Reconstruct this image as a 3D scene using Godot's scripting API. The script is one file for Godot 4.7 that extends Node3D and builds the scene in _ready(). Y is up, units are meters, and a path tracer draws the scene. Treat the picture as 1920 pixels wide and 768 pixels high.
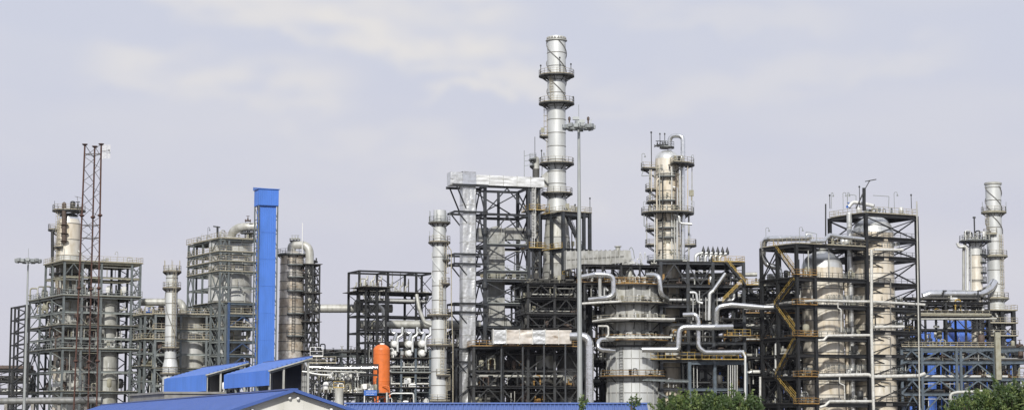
extends Node3D
# An oil refinery seen across rooftops under a thin bright overcast. Units are metres, the camera stands 6 m up and looks along -z.

const F := 3580.0          # focal length in photograph pixels
const CX := 960.0
const CY := 384.0
const EYE := 6.0
const HOR := 785.0
var pitch := atan((HOR - CY) / F)
var ct := cos(pitch)
var st := sin(pitch)
var rng := RandomNumberGenerator.new()
var M := {}                # materials
var U := {}                # shared unit meshes
var used := {}

# ---------------------------------------------------------------- geometry collector
class MB:
	var v := PackedVector3Array()
	var n := PackedVector3Array()
	var ix := PackedInt32Array()

	func quad(a: Vector3, b: Vector3, c: Vector3, d: Vector3) -> void:
		var nn := (b - a).cross(c - a).normalized()
		var k := v.size()
		v.append_array([a, b, c, d])
		n.append_array([nn, nn, nn, nn])
		ix.append_array([k, k + 2, k + 1, k, k + 3, k + 2])

	func tri(a: Vector3, b: Vector3, c: Vector3) -> void:
		var nn := (b - a).cross(c - a).normalized()
		var k := v.size()
		v.append_array([a, b, c])
		n.append_array([nn, nn, nn])
		ix.append_array([k, k + 2, k + 1])

	func hexa(p: Array) -> void:   # p0..3 bottom ccw seen from below-outside, p4..7 above them
		quad(p[0], p[1], p[2], p[3])
		quad(p[7], p[6], p[5], p[4])
		quad(p[4], p[5], p[1], p[0])
		quad(p[5], p[6], p[2], p[1])
		quad(p[6], p[7], p[3], p[2])
		quad(p[7], p[4], p[0], p[3])

	func box(c: Vector3, s: Vector3) -> void:
		var h := s / 2
		hexa([c + Vector3(-h.x, -h.y, -h.z), c + Vector3(h.x, -h.y, -h.z), c + Vector3(h.x, -h.y, h.z), c + Vector3(-h.x, -h.y, h.z),
			c + Vector3(-h.x, h.y, -h.z), c + Vector3(h.x, h.y, -h.z), c + Vector3(h.x, h.y, h.z), c + Vector3(-h.x, h.y, h.z)])

	func bar(a: Vector3, b: Vector3, w: float, h := -1.0) -> void:
		if h < 0: h = w
		var y := b - a
		if y.length() < 1e-5: return
		var yn := y.normalized()
		var x := (Vector3.RIGHT if absf(yn.y) > 0.98 else yn.cross(Vector3.UP).normalized()) * w / 2
		var z := x.cross(yn).normalized() * h / 2
		hexa([a - x - z, a + x - z, a + x + z, a - x + z, b - x - z, b + x - z, b + x + z, b - x + z])

	func tube(p: PackedVector3Array, r: float, seg := 8, cap := true, r2 := -1.0) -> void:
		if r2 < 0: r2 = r
		var base := v.size()
		var m := p.size()
		var t := (p[1] - p[0]).normalized()
		var x := (Vector3.RIGHT if absf(t.y) > 0.9 else Vector3.UP)
		x = (x - t * x.dot(t)).normalized()
		for i in m:
			if i > 0:
				t = ((p[i] - p[i - 1]).normalized() + (p[min(i + 1, m - 1)] - p[i]).normalized()).normalized() if i < m - 1 else (p[i] - p[i - 1]).normalized()
				x = (x - t * x.dot(t)).normalized()
			var y := t.cross(x)
			var rr := lerpf(r, r2, float(i) / (m - 1))
			for k in seg:
				var a := TAU * k / seg
				var d := x * cos(a) + y * sin(a)
				v.append(p[i] + d * rr)
				n.append(d)
		for i in m - 1:
			for k in seg:
				var a := base + i * seg + k
				var b := base + i * seg + (k + 1) % seg
				ix.append_array([a, a + seg, b, b, a + seg, b + seg])
		if cap:
			for e in [0, m - 1]:
				var k0 := v.size()
				var nn := (p[0] - p[1]).normalized() if e == 0 else (p[m - 1] - p[m - 2]).normalized()
				for k in seg:
					v.append(v[base + e * seg + k])
					n.append(nn)
				for k in range(1, seg - 1):
					if e == 0: ix.append_array([k0, k0 + k, k0 + k + 1])
					else: ix.append_array([k0, k0 + k + 1, k0 + k])

	func lathe(c: Vector3, prof: Array, seg := 32, smooth := false, a0 := 0.0, a1 := TAU) -> void:   # prof: [radius, y] from the bottom up
		var m := prof.size()
		var nr := []
		for i in m - 1:
			var dr: float = prof[i + 1][0] - prof[i][0]
			var dy: float = prof[i + 1][1] - prof[i][1]
			nr.append(Vector2(dy, -dr).normalized())
		for i in m - 1:
			var base := v.size()
			for e in 2:
				var q: Array = prof[i + e]
				var nn: Vector2 = nr[i]
				if smooth:
					if e == 0 and i > 0: nn = (nr[i] + nr[i - 1]).normalized()
					if e == 1 and i < m - 2: nn = (nr[i] + nr[i + 1]).normalized()
				for k in seg + 1:
					var a := a0 + (a1 - a0) * k / seg
					v.append(c + Vector3(cos(a) * q[0], q[1], sin(a) * q[0]))
					n.append(Vector3(cos(a) * nn.x, nn.y, sin(a) * nn.x))
			for k in seg:
				var a := base + k
				var b := a + seg + 1
				ix.append_array([a, a + 1, b, a + 1, b + 1, b])

	func sector(c: Vector3, r0: float, r1: float, h: float, a0: float, a1: float, seg := 20) -> void:
		for k in seg:
			var p := a0 + (a1 - a0) * k / seg
			var q := a0 + (a1 - a0) * (k + 1) / seg
			var i0 := c + Vector3(cos(p), 0, sin(p)) * r0
			var o0 := c + Vector3(cos(p), 0, sin(p)) * r1
			var i1 := c + Vector3(cos(q), 0, sin(q)) * r0
			var o1 := c + Vector3(cos(q), 0, sin(q)) * r1
			var u := Vector3(0, h, 0)
			quad(i0 + u, i1 + u, o1 + u, o0 + u)
			quad(o0, o1, i1, i0)
			quad(o0, o0 + u, o1 + u, o1)
			quad(i1, i1 + u, i0 + u, i0)
			if k == 0: quad(i0, i0 + u, o0 + u, o0)
			if k == seg - 1: quad(o1, o1 + u, i1 + u, i1)

	func crumple(xf: Transform3D, w: float, d: float, h: float, ns: FastNoiseLite, amp: float) -> void:   # four walls of a foil-clad duct, y 0..h
		var c := [Vector3(-w / 2, 0, d / 2), Vector3(w / 2, 0, d / 2), Vector3(w / 2, 0, -d / 2), Vector3(-w / 2, 0, -d / 2)]
		for f in 4:
			var a: Vector3 = c[f]
			var b: Vector3 = c[(f + 1) % 4]
			var nu := 10
			var nv := maxi(4, int(h / 0.35))
			var out := (b - a).cross(Vector3.UP).normalized()
			var base := v.size()
			var g := PackedVector3Array()
			for j in nv + 1:
				for i in nu + 1:
					var p: Vector3 = a.lerp(b, float(i) / nu) + Vector3(0, h * j / nv, 0)
					var e := (xf * p) * (Vector3.ONE - (xf.basis.y.normalized() * 0.8).abs())
					var fold := 1.0 - absf(ns.get_noise_3dv(e)) * 2.2
					var edge := minf(1.0, 6.0 * minf(float(i) / nu, 1.0 - float(i) / nu))
					p += out * (fold - 0.5) * amp * edge
					g.append(xf * p)
			for j in nv + 1:
				for i in nu + 1:
					var q := j * (nu + 1) + i
					var du := g[q + (1 if i < nu else 0)] - g[q - (1 if i > 0 else 0)]
					var dv := g[q + ((nu + 1) if j < nv else 0)] - g[q - ((nu + 1) if j > 0 else 0)]
					v.append(g[q])
					n.append(du.cross(dv).normalized())
			for j in nv:
				for i in nu:
					var q := base + j * (nu + 1) + i
					ix.append_array([q, q + nu + 2, q + 1, q, q + nu + 1, q + nu + 2])

	func done() -> ArrayMesh:
		var a := []
		a.resize(Mesh.ARRAY_MAX)
		a[Mesh.ARRAY_VERTEX] = v
		a[Mesh.ARRAY_NORMAL] = n
		a[Mesh.ARRAY_INDEX] = ix
		var m := ArrayMesh.new()
		m.add_surface_from_arrays(Mesh.PRIMITIVE_TRIANGLES, a)
		return m

# ---------------------------------------------------------------- placing
func P(px: float, py: float, d: float) -> Vector3:            # the point at the distance d that lies in the direction (px, py)
	var u := (px - CX) / F
	var w := (CY - py) / F
	var k := d / (ct - w * st)
	return Vector3(u * k, EYE + (w * ct + st) * k, -d)

func hgt(py: float, d: float) -> float:
	return P(CX, py, d).y

func loc(r: Node3D, px: float, py: float, d: float) -> Vector3:
	return r.transform.affine_inverse() * P(px, py, d)

func along(r: Node3D, px: float, py: float, dir: Vector3) -> float:   # metres from r along a local direction
	var d := r.basis * dir
	var o := r.position
	var y := hgt(py, -o.z) - EYE
	var u := (px - CX) / F
	return (u * (ct * -o.z + st * y) - o.x) / (d.x + u * ct * d.z)

func numbered(nm: String) -> String:
	if not used.has(nm):
		used[nm] = 0
		return nm
	used[nm] += 1
	return "%s_%03d" % [nm, used[nm]]

func tag(o: Node3D, label: String, category: String, group := "") -> void:
	o.set_meta("label", label)
	o.set_meta("category", category)
	o.set_meta("kind", "thing")
	if group: o.set_meta("group", group)

func thing(nm: String, label: String, category: String, at: Vector3, turn := 0.0, group := "") -> Node3D:
	var o := Node3D.new()
	o.name = numbered(nm)
	add_child(o)
	o.position = at
	o.rotation.y = deg_to_rad(turn)
	tag(o, label, category, group)
	return o

func stand(nm: String, label: String, category: String, px: float, py: float, d: float, turn := 0.0, group := "") -> Node3D:   # a thing standing on the ground
	var p := P(px, py, d)
	return thing(nm, label, category, Vector3(p.x, 0, p.z), turn, group)

func part(r: Node3D, nm: String, mesh: Mesh, m: Material, xf := Transform3D()) -> MeshInstance3D:
	var o := MeshInstance3D.new()
	o.name = nm
	o.mesh = mesh
	o.material_override = m
	o.transform = xf
	r.add_child(o, true)
	return o

func structure(nm: String, mesh: Mesh, m: Material, xf := Transform3D()) -> MeshInstance3D:
	var o := part(self, nm, mesh, m, xf)
	o.set_meta("kind", "structure")
	return o

func member(r: Node3D, nm: String, a: Vector3, b: Vector3, w: float, h: float, m: Material, kind := "ibeam") -> void:
	var y := b - a
	if y.length() < 0.05: return
	var yn := y.normalized()
	var x := Vector3.RIGHT if absf(yn.y) > 0.99 else yn.cross(Vector3.UP).normalized()
	var z := x.cross(yn).normalized()
	part(r, nm, U[kind], m, Transform3D(Basis(x * w, y, z * h), a))

# ---------------------------------------------------------------- materials
func lin(c: Color) -> Color:
	return c.linear_to_srgb()

func noise_tex(freq: float, lo: Color, hi: Color, seed_: int, oct := 4, mid := 0.5) -> NoiseTexture2D:
	var f := FastNoiseLite.new()
	f.seed = seed_
	f.frequency = freq
	f.fractal_octaves = oct
	var g := Gradient.new()
	g.offsets = PackedFloat32Array([0.0, mid, 1.0])
	g.colors = PackedColorArray([lo, lo.lerp(hi, 0.62), hi])
	var t := NoiseTexture2D.new()
	t.width = 512
	t.height = 512
	t.seamless = true
	t.noise = f
	t.color_ramp = g
	return t

func bump_tex(freq: float, seed_: int, oct := 4) -> NoiseTexture2D:
	var f := FastNoiseLite.new()
	f.seed = seed_
	f.frequency = freq
	f.fractal_octaves = oct
	var t := NoiseTexture2D.new()
	t.width = 512
	t.height = 512
	t.seamless = true
	t.noise = f
	return t

var T := {}
func mat(nm: String, c: Color, rough: float, metal := 0.0, tex := "", sc := Vector3(0.1, 0.1, 0.1), bump := "", bs := 0.0) -> void:   # c is a linear base colour
	var m := StandardMaterial3D.new()
	m.resource_name = nm
	m.albedo_color = lin(c)
	m.roughness = rough
	m.metallic = metal
	if tex:
		m.albedo_texture = T[tex]
	if bump:
		m.heightmap_enabled = true
		m.heightmap_texture = T[bump]
		m.heightmap_scale = bs
	if tex or bump:
		m.uv1_triplanar = true
		m.uv1_world_triplanar = true
		m.uv1_scale = sc
	M[nm] = m

func make_materials() -> void:
	T.soft = noise_tex(0.012, Color(0.86, 0.86, 0.84), Color(1, 1, 1), 3)
	T.rusty = noise_tex(0.02, Color(0.62, 0.52, 0.4), Color(1, 1, 1), 11, 5, 0.38)
	T.stain = noise_tex(0.016, Color(0.76, 0.71, 0.62), Color(1, 1, 1), 21, 5, 0.36)
	T.patch = noise_tex(0.014, Color(0.5, 0.43, 0.35), Color(1, 1, 1), 33, 5, 0.3)
	T.grime = noise_tex(0.02, Color(0.66, 0.65, 0.6), Color(1, 1, 1), 45, 5, 0.4)
	T.relief = bump_tex(0.02, 51, 3)
	T.fine = bump_tex(0.06, 57, 4)
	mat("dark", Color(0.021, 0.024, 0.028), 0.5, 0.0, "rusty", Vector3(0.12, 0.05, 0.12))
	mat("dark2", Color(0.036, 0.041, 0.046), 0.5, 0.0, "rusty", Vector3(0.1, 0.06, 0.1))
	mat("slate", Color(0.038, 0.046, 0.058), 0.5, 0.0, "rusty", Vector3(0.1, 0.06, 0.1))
	mat("grey", Color(0.29, 0.32, 0.32), 0.6, 0.0, "grime", Vector3(0.1, 0.05, 0.1))
	mat("grey2", Color(0.155, 0.178, 0.19), 0.6, 0.0, "grime", Vector3(0.12, 0.05, 0.12))
	mat("pale", Color(0.33, 0.33, 0.27), 0.7, 0.0, "stain", Vector3(0.08, 0.1, 0.08))
	mat("bluegrey", Color(0.095, 0.125, 0.16), 0.55, 0.0, "grime", Vector3(0.1, 0.06, 0.1))
	mat("bluesteel", Color(0.06, 0.11, 0.24), 0.55, 0.0, "grime", Vector3(0.1, 0.06, 0.1))
	mat("deck", Color(0.1, 0.1, 0.095), 0.75, 0.0, "rusty", Vector3(0.1, 0.1, 0.1))
	mat("deckpale", Color(0.26, 0.26, 0.22), 0.75, 0.0, "stain", Vector3(0.1, 0.1, 0.1))
	mat("deckdark", Color(0.022, 0.023, 0.025), 0.7, 0.0, "rusty", Vector3(0.1, 0.1, 0.1))
	mat("clad", Color(0.74, 0.75, 0.75), 0.36, 0.6, "soft", Vector3(0.12, 0.03, 0.12), "relief", 3.0)
	mat("clad2", Color(0.68, 0.685, 0.675), 0.42, 0.25, "soft", Vector3(0.12, 0.03, 0.12), "relief", 3.0)
	mat("shiny", Color(0.86, 0.87, 0.885), 0.2, 0.92, "soft", Vector3(0.1, 0.1, 0.1), "relief", 2.0)
	mat("foil", Color(0.78, 0.79, 0.8), 0.32, 0.75, "soft", Vector3(0.14, 0.14, 0.14), "relief", 4.0)
	mat("foilwhite", Color(0.8, 0.81, 0.82), 0.4, 0.4, "soft", Vector3(0.07, 0.07, 0.07), "relief", 4.0)
	mat("foilstain", Color(0.78, 0.76, 0.73), 0.42, 0.35, "patch", Vector3(0.05, 0.06, 0.05), "relief", 4.0)
	mat("warm", Color(0.76, 0.71, 0.62), 0.42, 0.2, "stain", Vector3(0.1, 0.025, 0.1), "relief", 2.5)
	mat("warm2", Color(0.7, 0.645, 0.55), 0.45, 0.2, "stain", Vector3(0.09, 0.02, 0.09), "relief", 2.5)
	mat("warm3", Color(0.8, 0.775, 0.71), 0.38, 0.25, "stain", Vector3(0.11, 0.03, 0.11), "relief", 2.5)
	mat("patchy", Color(0.78, 0.725, 0.63), 0.35, 0.25, "patch", Vector3(0.13, 0.08, 0.13), "relief", 4.0)
	mat("patchy2", Color(0.84, 0.825, 0.79), 0.32, 0.3, "patch", Vector3(0.11, 0.1, 0.11), "relief", 4.0)
	mat("patchy3", Color(0.62, 0.56, 0.48), 0.45, 0.35, "patch", Vector3(0.13, 0.12, 0.13), "relief", 4.0)
	mat("stack", Color(0.66, 0.675, 0.68), 0.44, 0.25, "soft", Vector3(0.08, 0.02, 0.08), "relief", 1.5)
	mat("stack2", Color(0.6, 0.615, 0.62), 0.46, 0.25, "soft", Vector3(0.08, 0.02, 0.08), "relief", 1.5)
	mat("drum", Color(0.5, 0.505, 0.485), 0.5, 0.2, "grime", Vector3(0.08, 0.03, 0.08), "relief", 2.0)
	mat("drum2", Color(0.58, 0.58, 0.555), 0.48, 0.2, "grime", Vector3(0.08, 0.03, 0.08), "relief", 2.0)
	mat("panel", Color(0.47, 0.475, 0.468), 0.55, 0.1, "grime", Vector3(0.09, 0.04, 0.09))
	mat("panel2", Color(0.4, 0.405, 0.4), 0.55, 0.1, "grime", Vector3(0.09, 0.04, 0.09))
	mat("groundpipe", Color(0.26, 0.265, 0.265), 0.5, 0.3, "grime", Vector3(0.1, 0.1, 0.1))
	mat("sooty", Color(0.085, 0.083, 0.078), 0.6, 0.1, "grime", Vector3(0.09, 0.05, 0.09))
	mat("seam", Color(0.2, 0.195, 0.18), 0.55, 0.3)
	mat("railpale", Color(0.47, 0.46, 0.38), 0.6, 0.0, "rusty", Vector3(0.3, 0.3, 0.3))
	mat("railyellow", Color(0.5, 0.37, 0.1), 0.55, 0.0, "rusty", Vector3(0.3, 0.3, 0.3))
	mat("railorange", Color(0.4, 0.25, 0.08), 0.6, 0.0, "rusty", Vector3(0.3, 0.3, 0.3))
	mat("railgrey", Color(0.24, 0.26, 0.25), 0.6)
	mat("insul", Color(0.7, 0.7, 0.685), 0.5, 0.15, "grime", Vector3(0.12, 0.12, 0.12), "fine", 3.0)
	mat("brown", Color(0.11, 0.083, 0.072), 0.65, 0.0, "rusty", Vector3(0.2, 0.2, 0.2))
	mat("rust", Color(0.1, 0.05, 0.037), 0.8, 0.0, "rusty", Vector3(0.4, 0.2, 0.4))
	mat("rustgrey", Color(0.085, 0.075, 0.07), 0.7)
	mat("blue", Color(0.075, 0.205, 0.66), 0.42, 0.0, "soft", Vector3(0.07, 0.02, 0.07))
	mat("blueroof", Color(0.055, 0.11, 0.35), 0.42, 0.0, "soft", Vector3(0.06, 0.06, 0.06))
	mat("rooftile", Color(0.09, 0.15, 0.38), 0.42, 0.0, "soft", Vector3(0.06, 0.06, 0.06))
	mat("hallblue", Color(0.05, 0.14, 0.5), 0.5, 0.0, "soft", Vector3(0.06, 0.06, 0.06))
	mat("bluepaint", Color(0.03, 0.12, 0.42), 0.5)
	mat("beige", Color(0.66, 0.655, 0.62), 0.8, 0.0, "soft", Vector3(0.08, 0.05, 0.08))
	mat("concrete", Color(0.33, 0.32, 0.3), 0.85, 0.0, "grime", Vector3(0.1, 0.05, 0.1), "fine", 1.0)
	mat("orange", Color(0.72, 0.17, 0.03), 0.5, 0.0, "soft", Vector3(0.15, 0.1, 0.15))
	mat("white", Color(0.78, 0.78, 0.76), 0.5)
	mat("lampgrey", Color(0.34, 0.36, 0.36), 0.5, 0.3)
	mat("pole", Color(0.4, 0.42, 0.42), 0.45, 0.4, "soft", Vector3(0.1, 0.05, 0.1))
	mat("bark", Color(0.09, 0.07, 0.05), 0.9)
	mat("ground", Color(0.16, 0.15, 0.13), 0.95, 0.0, "grime", Vector3(0.02, 0.02, 0.02))
	var g := StandardMaterial3D.new()
	g.resource_name = "mesh_panel"
	g.albedo_color = Color(0.8, 0.8, 0.82, 0.35)
	g.transparency = BaseMaterial3D.TRANSPARENCY_ALPHA
	g.roughness = 0.6
	M.meshpanel = g
	for k in 3:
		var lf := StandardMaterial3D.new()
		lf.resource_name = "leaf"
		lf.albedo_color = lin([Color(0.055, 0.09, 0.025), Color(0.115, 0.15, 0.045), Color(0.035, 0.06, 0.02)][k])
		lf.roughness = 0.55
		lf.backlight_enabled = true
		lf.backlight = lin(Color(0.09, 0.14, 0.03))
		M["leaf%d" % k] = lf

func make_units() -> void:
	var b := MB.new()
	b.box(Vector3(0, 0.5, 0), Vector3(1, 1, 1))
	U.box = b.done()
	b = MB.new()   # an I section, its flanges across z, from y 0 to 1
	for s in [-1, 1]:
		b.box(Vector3(0, 0.5, s * 0.44), Vector3(1, 1, 0.12))
	b.box(Vector3(0, 0.5, 0), Vector3(0.16, 1, 0.76))
	U.ibeam = b.done()
	b = MB.new()
	b.tube(PackedVector3Array([Vector3.ZERO, Vector3.UP]), 0.5, 8)
	U.rod = b.done()
	b = MB.new()   # gate valve: body, bonnet, hand wheel (about 1 m tall)
	b.tube(PackedVector3Array([Vector3(-0.4, 0.3, 0), Vector3(0.4, 0.3, 0)]), 0.13, 8)
	for x in [-0.4, 0.4]:
		b.tube(PackedVector3Array([Vector3(x - 0.05, 0.3, 0), Vector3(x + 0.05, 0.3, 0)]), 0.24, 8)
	b.tube(PackedVector3Array([Vector3(0, 0.3, 0), Vector3(0, 0.75, 0)]), 0.16, 8, true, 0.1)
	b.tube(PackedVector3Array([Vector3(0, 0.7, 0), Vector3(0, 1.05, 0)]), 0.05, 6)
	b.lathe(Vector3(0, 1.0, 0), [[0.2, 0], [0.27, 0], [0.27, 0.06], [0.2, 0.06], [0.2, 0]], 10)
	U.valve = b.done()
	b = MB.new()   # relief valve with a goose neck, 2.2 m tall, mouth towards +x
	b.tube(PackedVector3Array([Vector3.ZERO, Vector3(0, 0.7, 0)]), 0.22, 8)
	b.lathe(Vector3.ZERO, [[0.36, 0.25], [0.36, 0.37]], 10)
	b.tube(bend([Vector3(0, 0.6, 0), Vector3(0.05, 1.25, 0), Vector3(0.6, 1.5, 0), Vector3(0.72, 2.3, 0)], 0.35), 0.2, 8)
	U.gooseneck = b.done()
	b = MB.new()   # pump or motor on a plinth
	b.box(Vector3(0, 0.1, 0), Vector3(1.5, 0.2, 0.7))
	b.tube(PackedVector3Array([Vector3(-0.7, 0.55, 0), Vector3(0.2, 0.55, 0)]), 0.3, 10)
	b.tube(PackedVector3Array([Vector3(0.2, 0.55, 0), Vector3(0.7, 0.55, 0)]), 0.18, 8)
	b.tube(PackedVector3Array([Vector3(0.5, 0.55, 0), Vector3(0.5, 1.2, 0)]), 0.12, 8)
	U.pump = b.done()
	b = MB.new()   # a riser with an elbow and a flange
	b.tube(bend([Vector3(0, 0, 0), Vector3(0, 1.5, 0), Vector3(0.9, 1.5, 0), Vector3(0.9, 0, 0)], 0.3), 0.1, 7)
	b.lathe(Vector3(0, 0.6, 0), [[0.1, 0], [0.2, 0], [0.2, 0.12], [0.1, 0.12]], 8)
	b.lathe(Vector3(0.9, 0.6, 0), [[0.1, 0], [0.2, 0], [0.2, 0.12], [0.1, 0.12]], 8)
	U.riser = b.done()
	b = MB.new()   # a small dished drum on legs
	b.lathe(Vector3(0, 0, 0), [[0.0, 0.35], [0.35, 0.45], [0.45, 0.6], [0.45, 1.5], [0.33, 1.68], [0, 1.76]], 12, true)
	for k in 3:
		var a := TAU * k / 3
		b.bar(Vector3(cos(a), 0, sin(a)) * 0.4, Vector3(cos(a) * 0.4, 0.8, sin(a) * 0.4), 0.08)
	U.pot = b.done()
	b = MB.new()   # instrument cabinet on a post
	b.box(Vector3(0, 1.0, 0), Vector3(0.6, 0.8, 0.3))
	b.bar(Vector3(0, 0, 0), Vector3(0, 0.7, 0), 0.12)
	U.cabinet = b.done()
	b = MB.new()   # area lamp on a hooked pole, 3 m
	b.tube(bend([Vector3(0, 0, 0), Vector3(0, 2.9, 0), Vector3(0.5, 3.0, 0), Vector3(0.6, 2.5, 0)], 0.25), 0.05, 5)
	b.tube(PackedVector3Array([Vector3(0.6, 2.55, 0), Vector3(0.6, 2.25, 0)]), 0.08, 6, true, 0.17)
	U.lamp = b.done()

static func bend(p: Array, r: float) -> PackedVector3Array:   # rounds the corners of a line
	var o := PackedVector3Array([p[0]])
	for i in range(1, p.size() - 1):
		var a: Vector3 = p[i - 1] - p[i]
		var c: Vector3 = p[i + 1] - p[i]
		var ang := a.angle_to(c)
		if ang > 3.05:
			o.append(p[i])
			continue
		var t := minf(r / tan(ang / 2), minf(a.length(), c.length()) * 0.49)
		var s: Vector3 = p[i] + a.normalized() * t
		var e: Vector3 = p[i] + c.normalized() * t
		for k in 7:
			var f := k / 6.0
			o.append(s.lerp(p[i], f).lerp((p[i] as Vector3).lerp(e, f), f))
	o.append(p[-1])
	return o

# ---------------------------------------------------------------- builders
func tubes(r: Node3D, nm: String, pts: Array, rad: float, m: Material, bands := true, bendr := -1.0) -> MeshInstance3D:
	var b := MB.new()
	var p := bend(pts, rad * 2.6 if bendr < 0 else bendr)
	b.tube(p, rad, 12 if rad > 0.25 else 8)
	if bands and rad > 0.2:                      # lap joints of the cladding sheets
		for i in range(1, p.size()):
			var d := p[i] - p[i - 1]
			var L := d.length()
			if L < 2.5: continue
			var k := int(L / 2.6)
			for j in range(1, k + 1):
				var c: Vector3 = p[i - 1] + d * (float(j) / (k + 1))
				b.tube(PackedVector3Array([c - d / L * 0.05, c + d / L * 0.05]), rad * 1.05, 12)
	return part(r, nm, b.done(), m)

func pipe(r: Node3D, nm: String, pts: Array, rpx: float, m: String, bands := true) -> MeshInstance3D:   # pts: [px, py, distance]
	var p := []
	for q in pts: p.append(loc(r, q[0], q[1], q[2]))
	return tubes(r, nm, p, rpx * pts[0][2] / F, M[m], bands)

func rail_mesh(p: Array, closed := false, h := 1.15) -> ArrayMesh:
	var b := MB.new()
	var m := p.size()
	for i in (m if closed else m - 1):
		var a: Vector3 = p[i]
		var c: Vector3 = p[(i + 1) % m]
		var L := a.distance_to(c)
		var k := maxi(1, int(round(L / 1.5)))
		for j in k + 1:
			var q := a.lerp(c, float(j) / k)
			b.bar(q, q + Vector3(0, h, 0), 0.07)
		for y in [h, h * 0.55]:
			b.bar(a + Vector3(0, y, 0), c + Vector3(0, y, 0), 0.07)
		b.bar(a + Vector3(0, 0.1, 0), c + Vector3(0, 0.1, 0), 0.04, 0.18)
	return b.done()

func railing(r: Node3D, p: Array, m: Material, closed := false, h := 1.15) -> void:
	part(r, "railing", rail_mesh(p, closed, h), m)

func brace(r: Node3D, kind: String, a: Vector3, b: Vector3, y0: float, y1: float, w: float, m: Material) -> void:
	var a0 := Vector3(a.x, y0, a.z)
	var a1 := Vector3(a.x, y1, a.z)
	var b0 := Vector3(b.x, y0, b.z)
	var b1 := Vector3(b.x, y1, b.z)
	var mt := (a1 + b1) / 2
	var mb := (a0 + b0) / 2
	match kind:
		"X":
			var off := (b - a).cross(Vector3.UP).normalized() * w * 0.55
			member(r, "brace", a0 + off, b1 + off, w, w, m, "box")
			member(r, "brace", a1 - off, b0 - off, w, w, m, "box")
		"/": member(r, "brace", a0, b1, w, w, m, "box")
		"\\": member(r, "brace", a1, b0, w, w, m, "box")
		"A":
			member(r, "brace", a0, mt, w, w, m, "box")
			member(r, "brace", b0, mt, w, w, m, "box")
		"V":
			member(r, "brace", a1, mb, w, w, m, "box")
			member(r, "brace", b1, mb, w, w, m, "box")
		"K":
			var am := (a0 + a1) / 2
			member(r, "brace", am, b0, w, w, m, "box")
			member(r, "brace", am, b1, w, w, m, "box")

func pat(v, gap: int, bay: int) -> String:      # v: a string for all gaps or an array of strings from the top gap down
	var s: String = v if v is String else (v[mini(gap, v.size() - 1)] if v.size() else "")
	return s[bay] if bay < s.length() else "."

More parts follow.
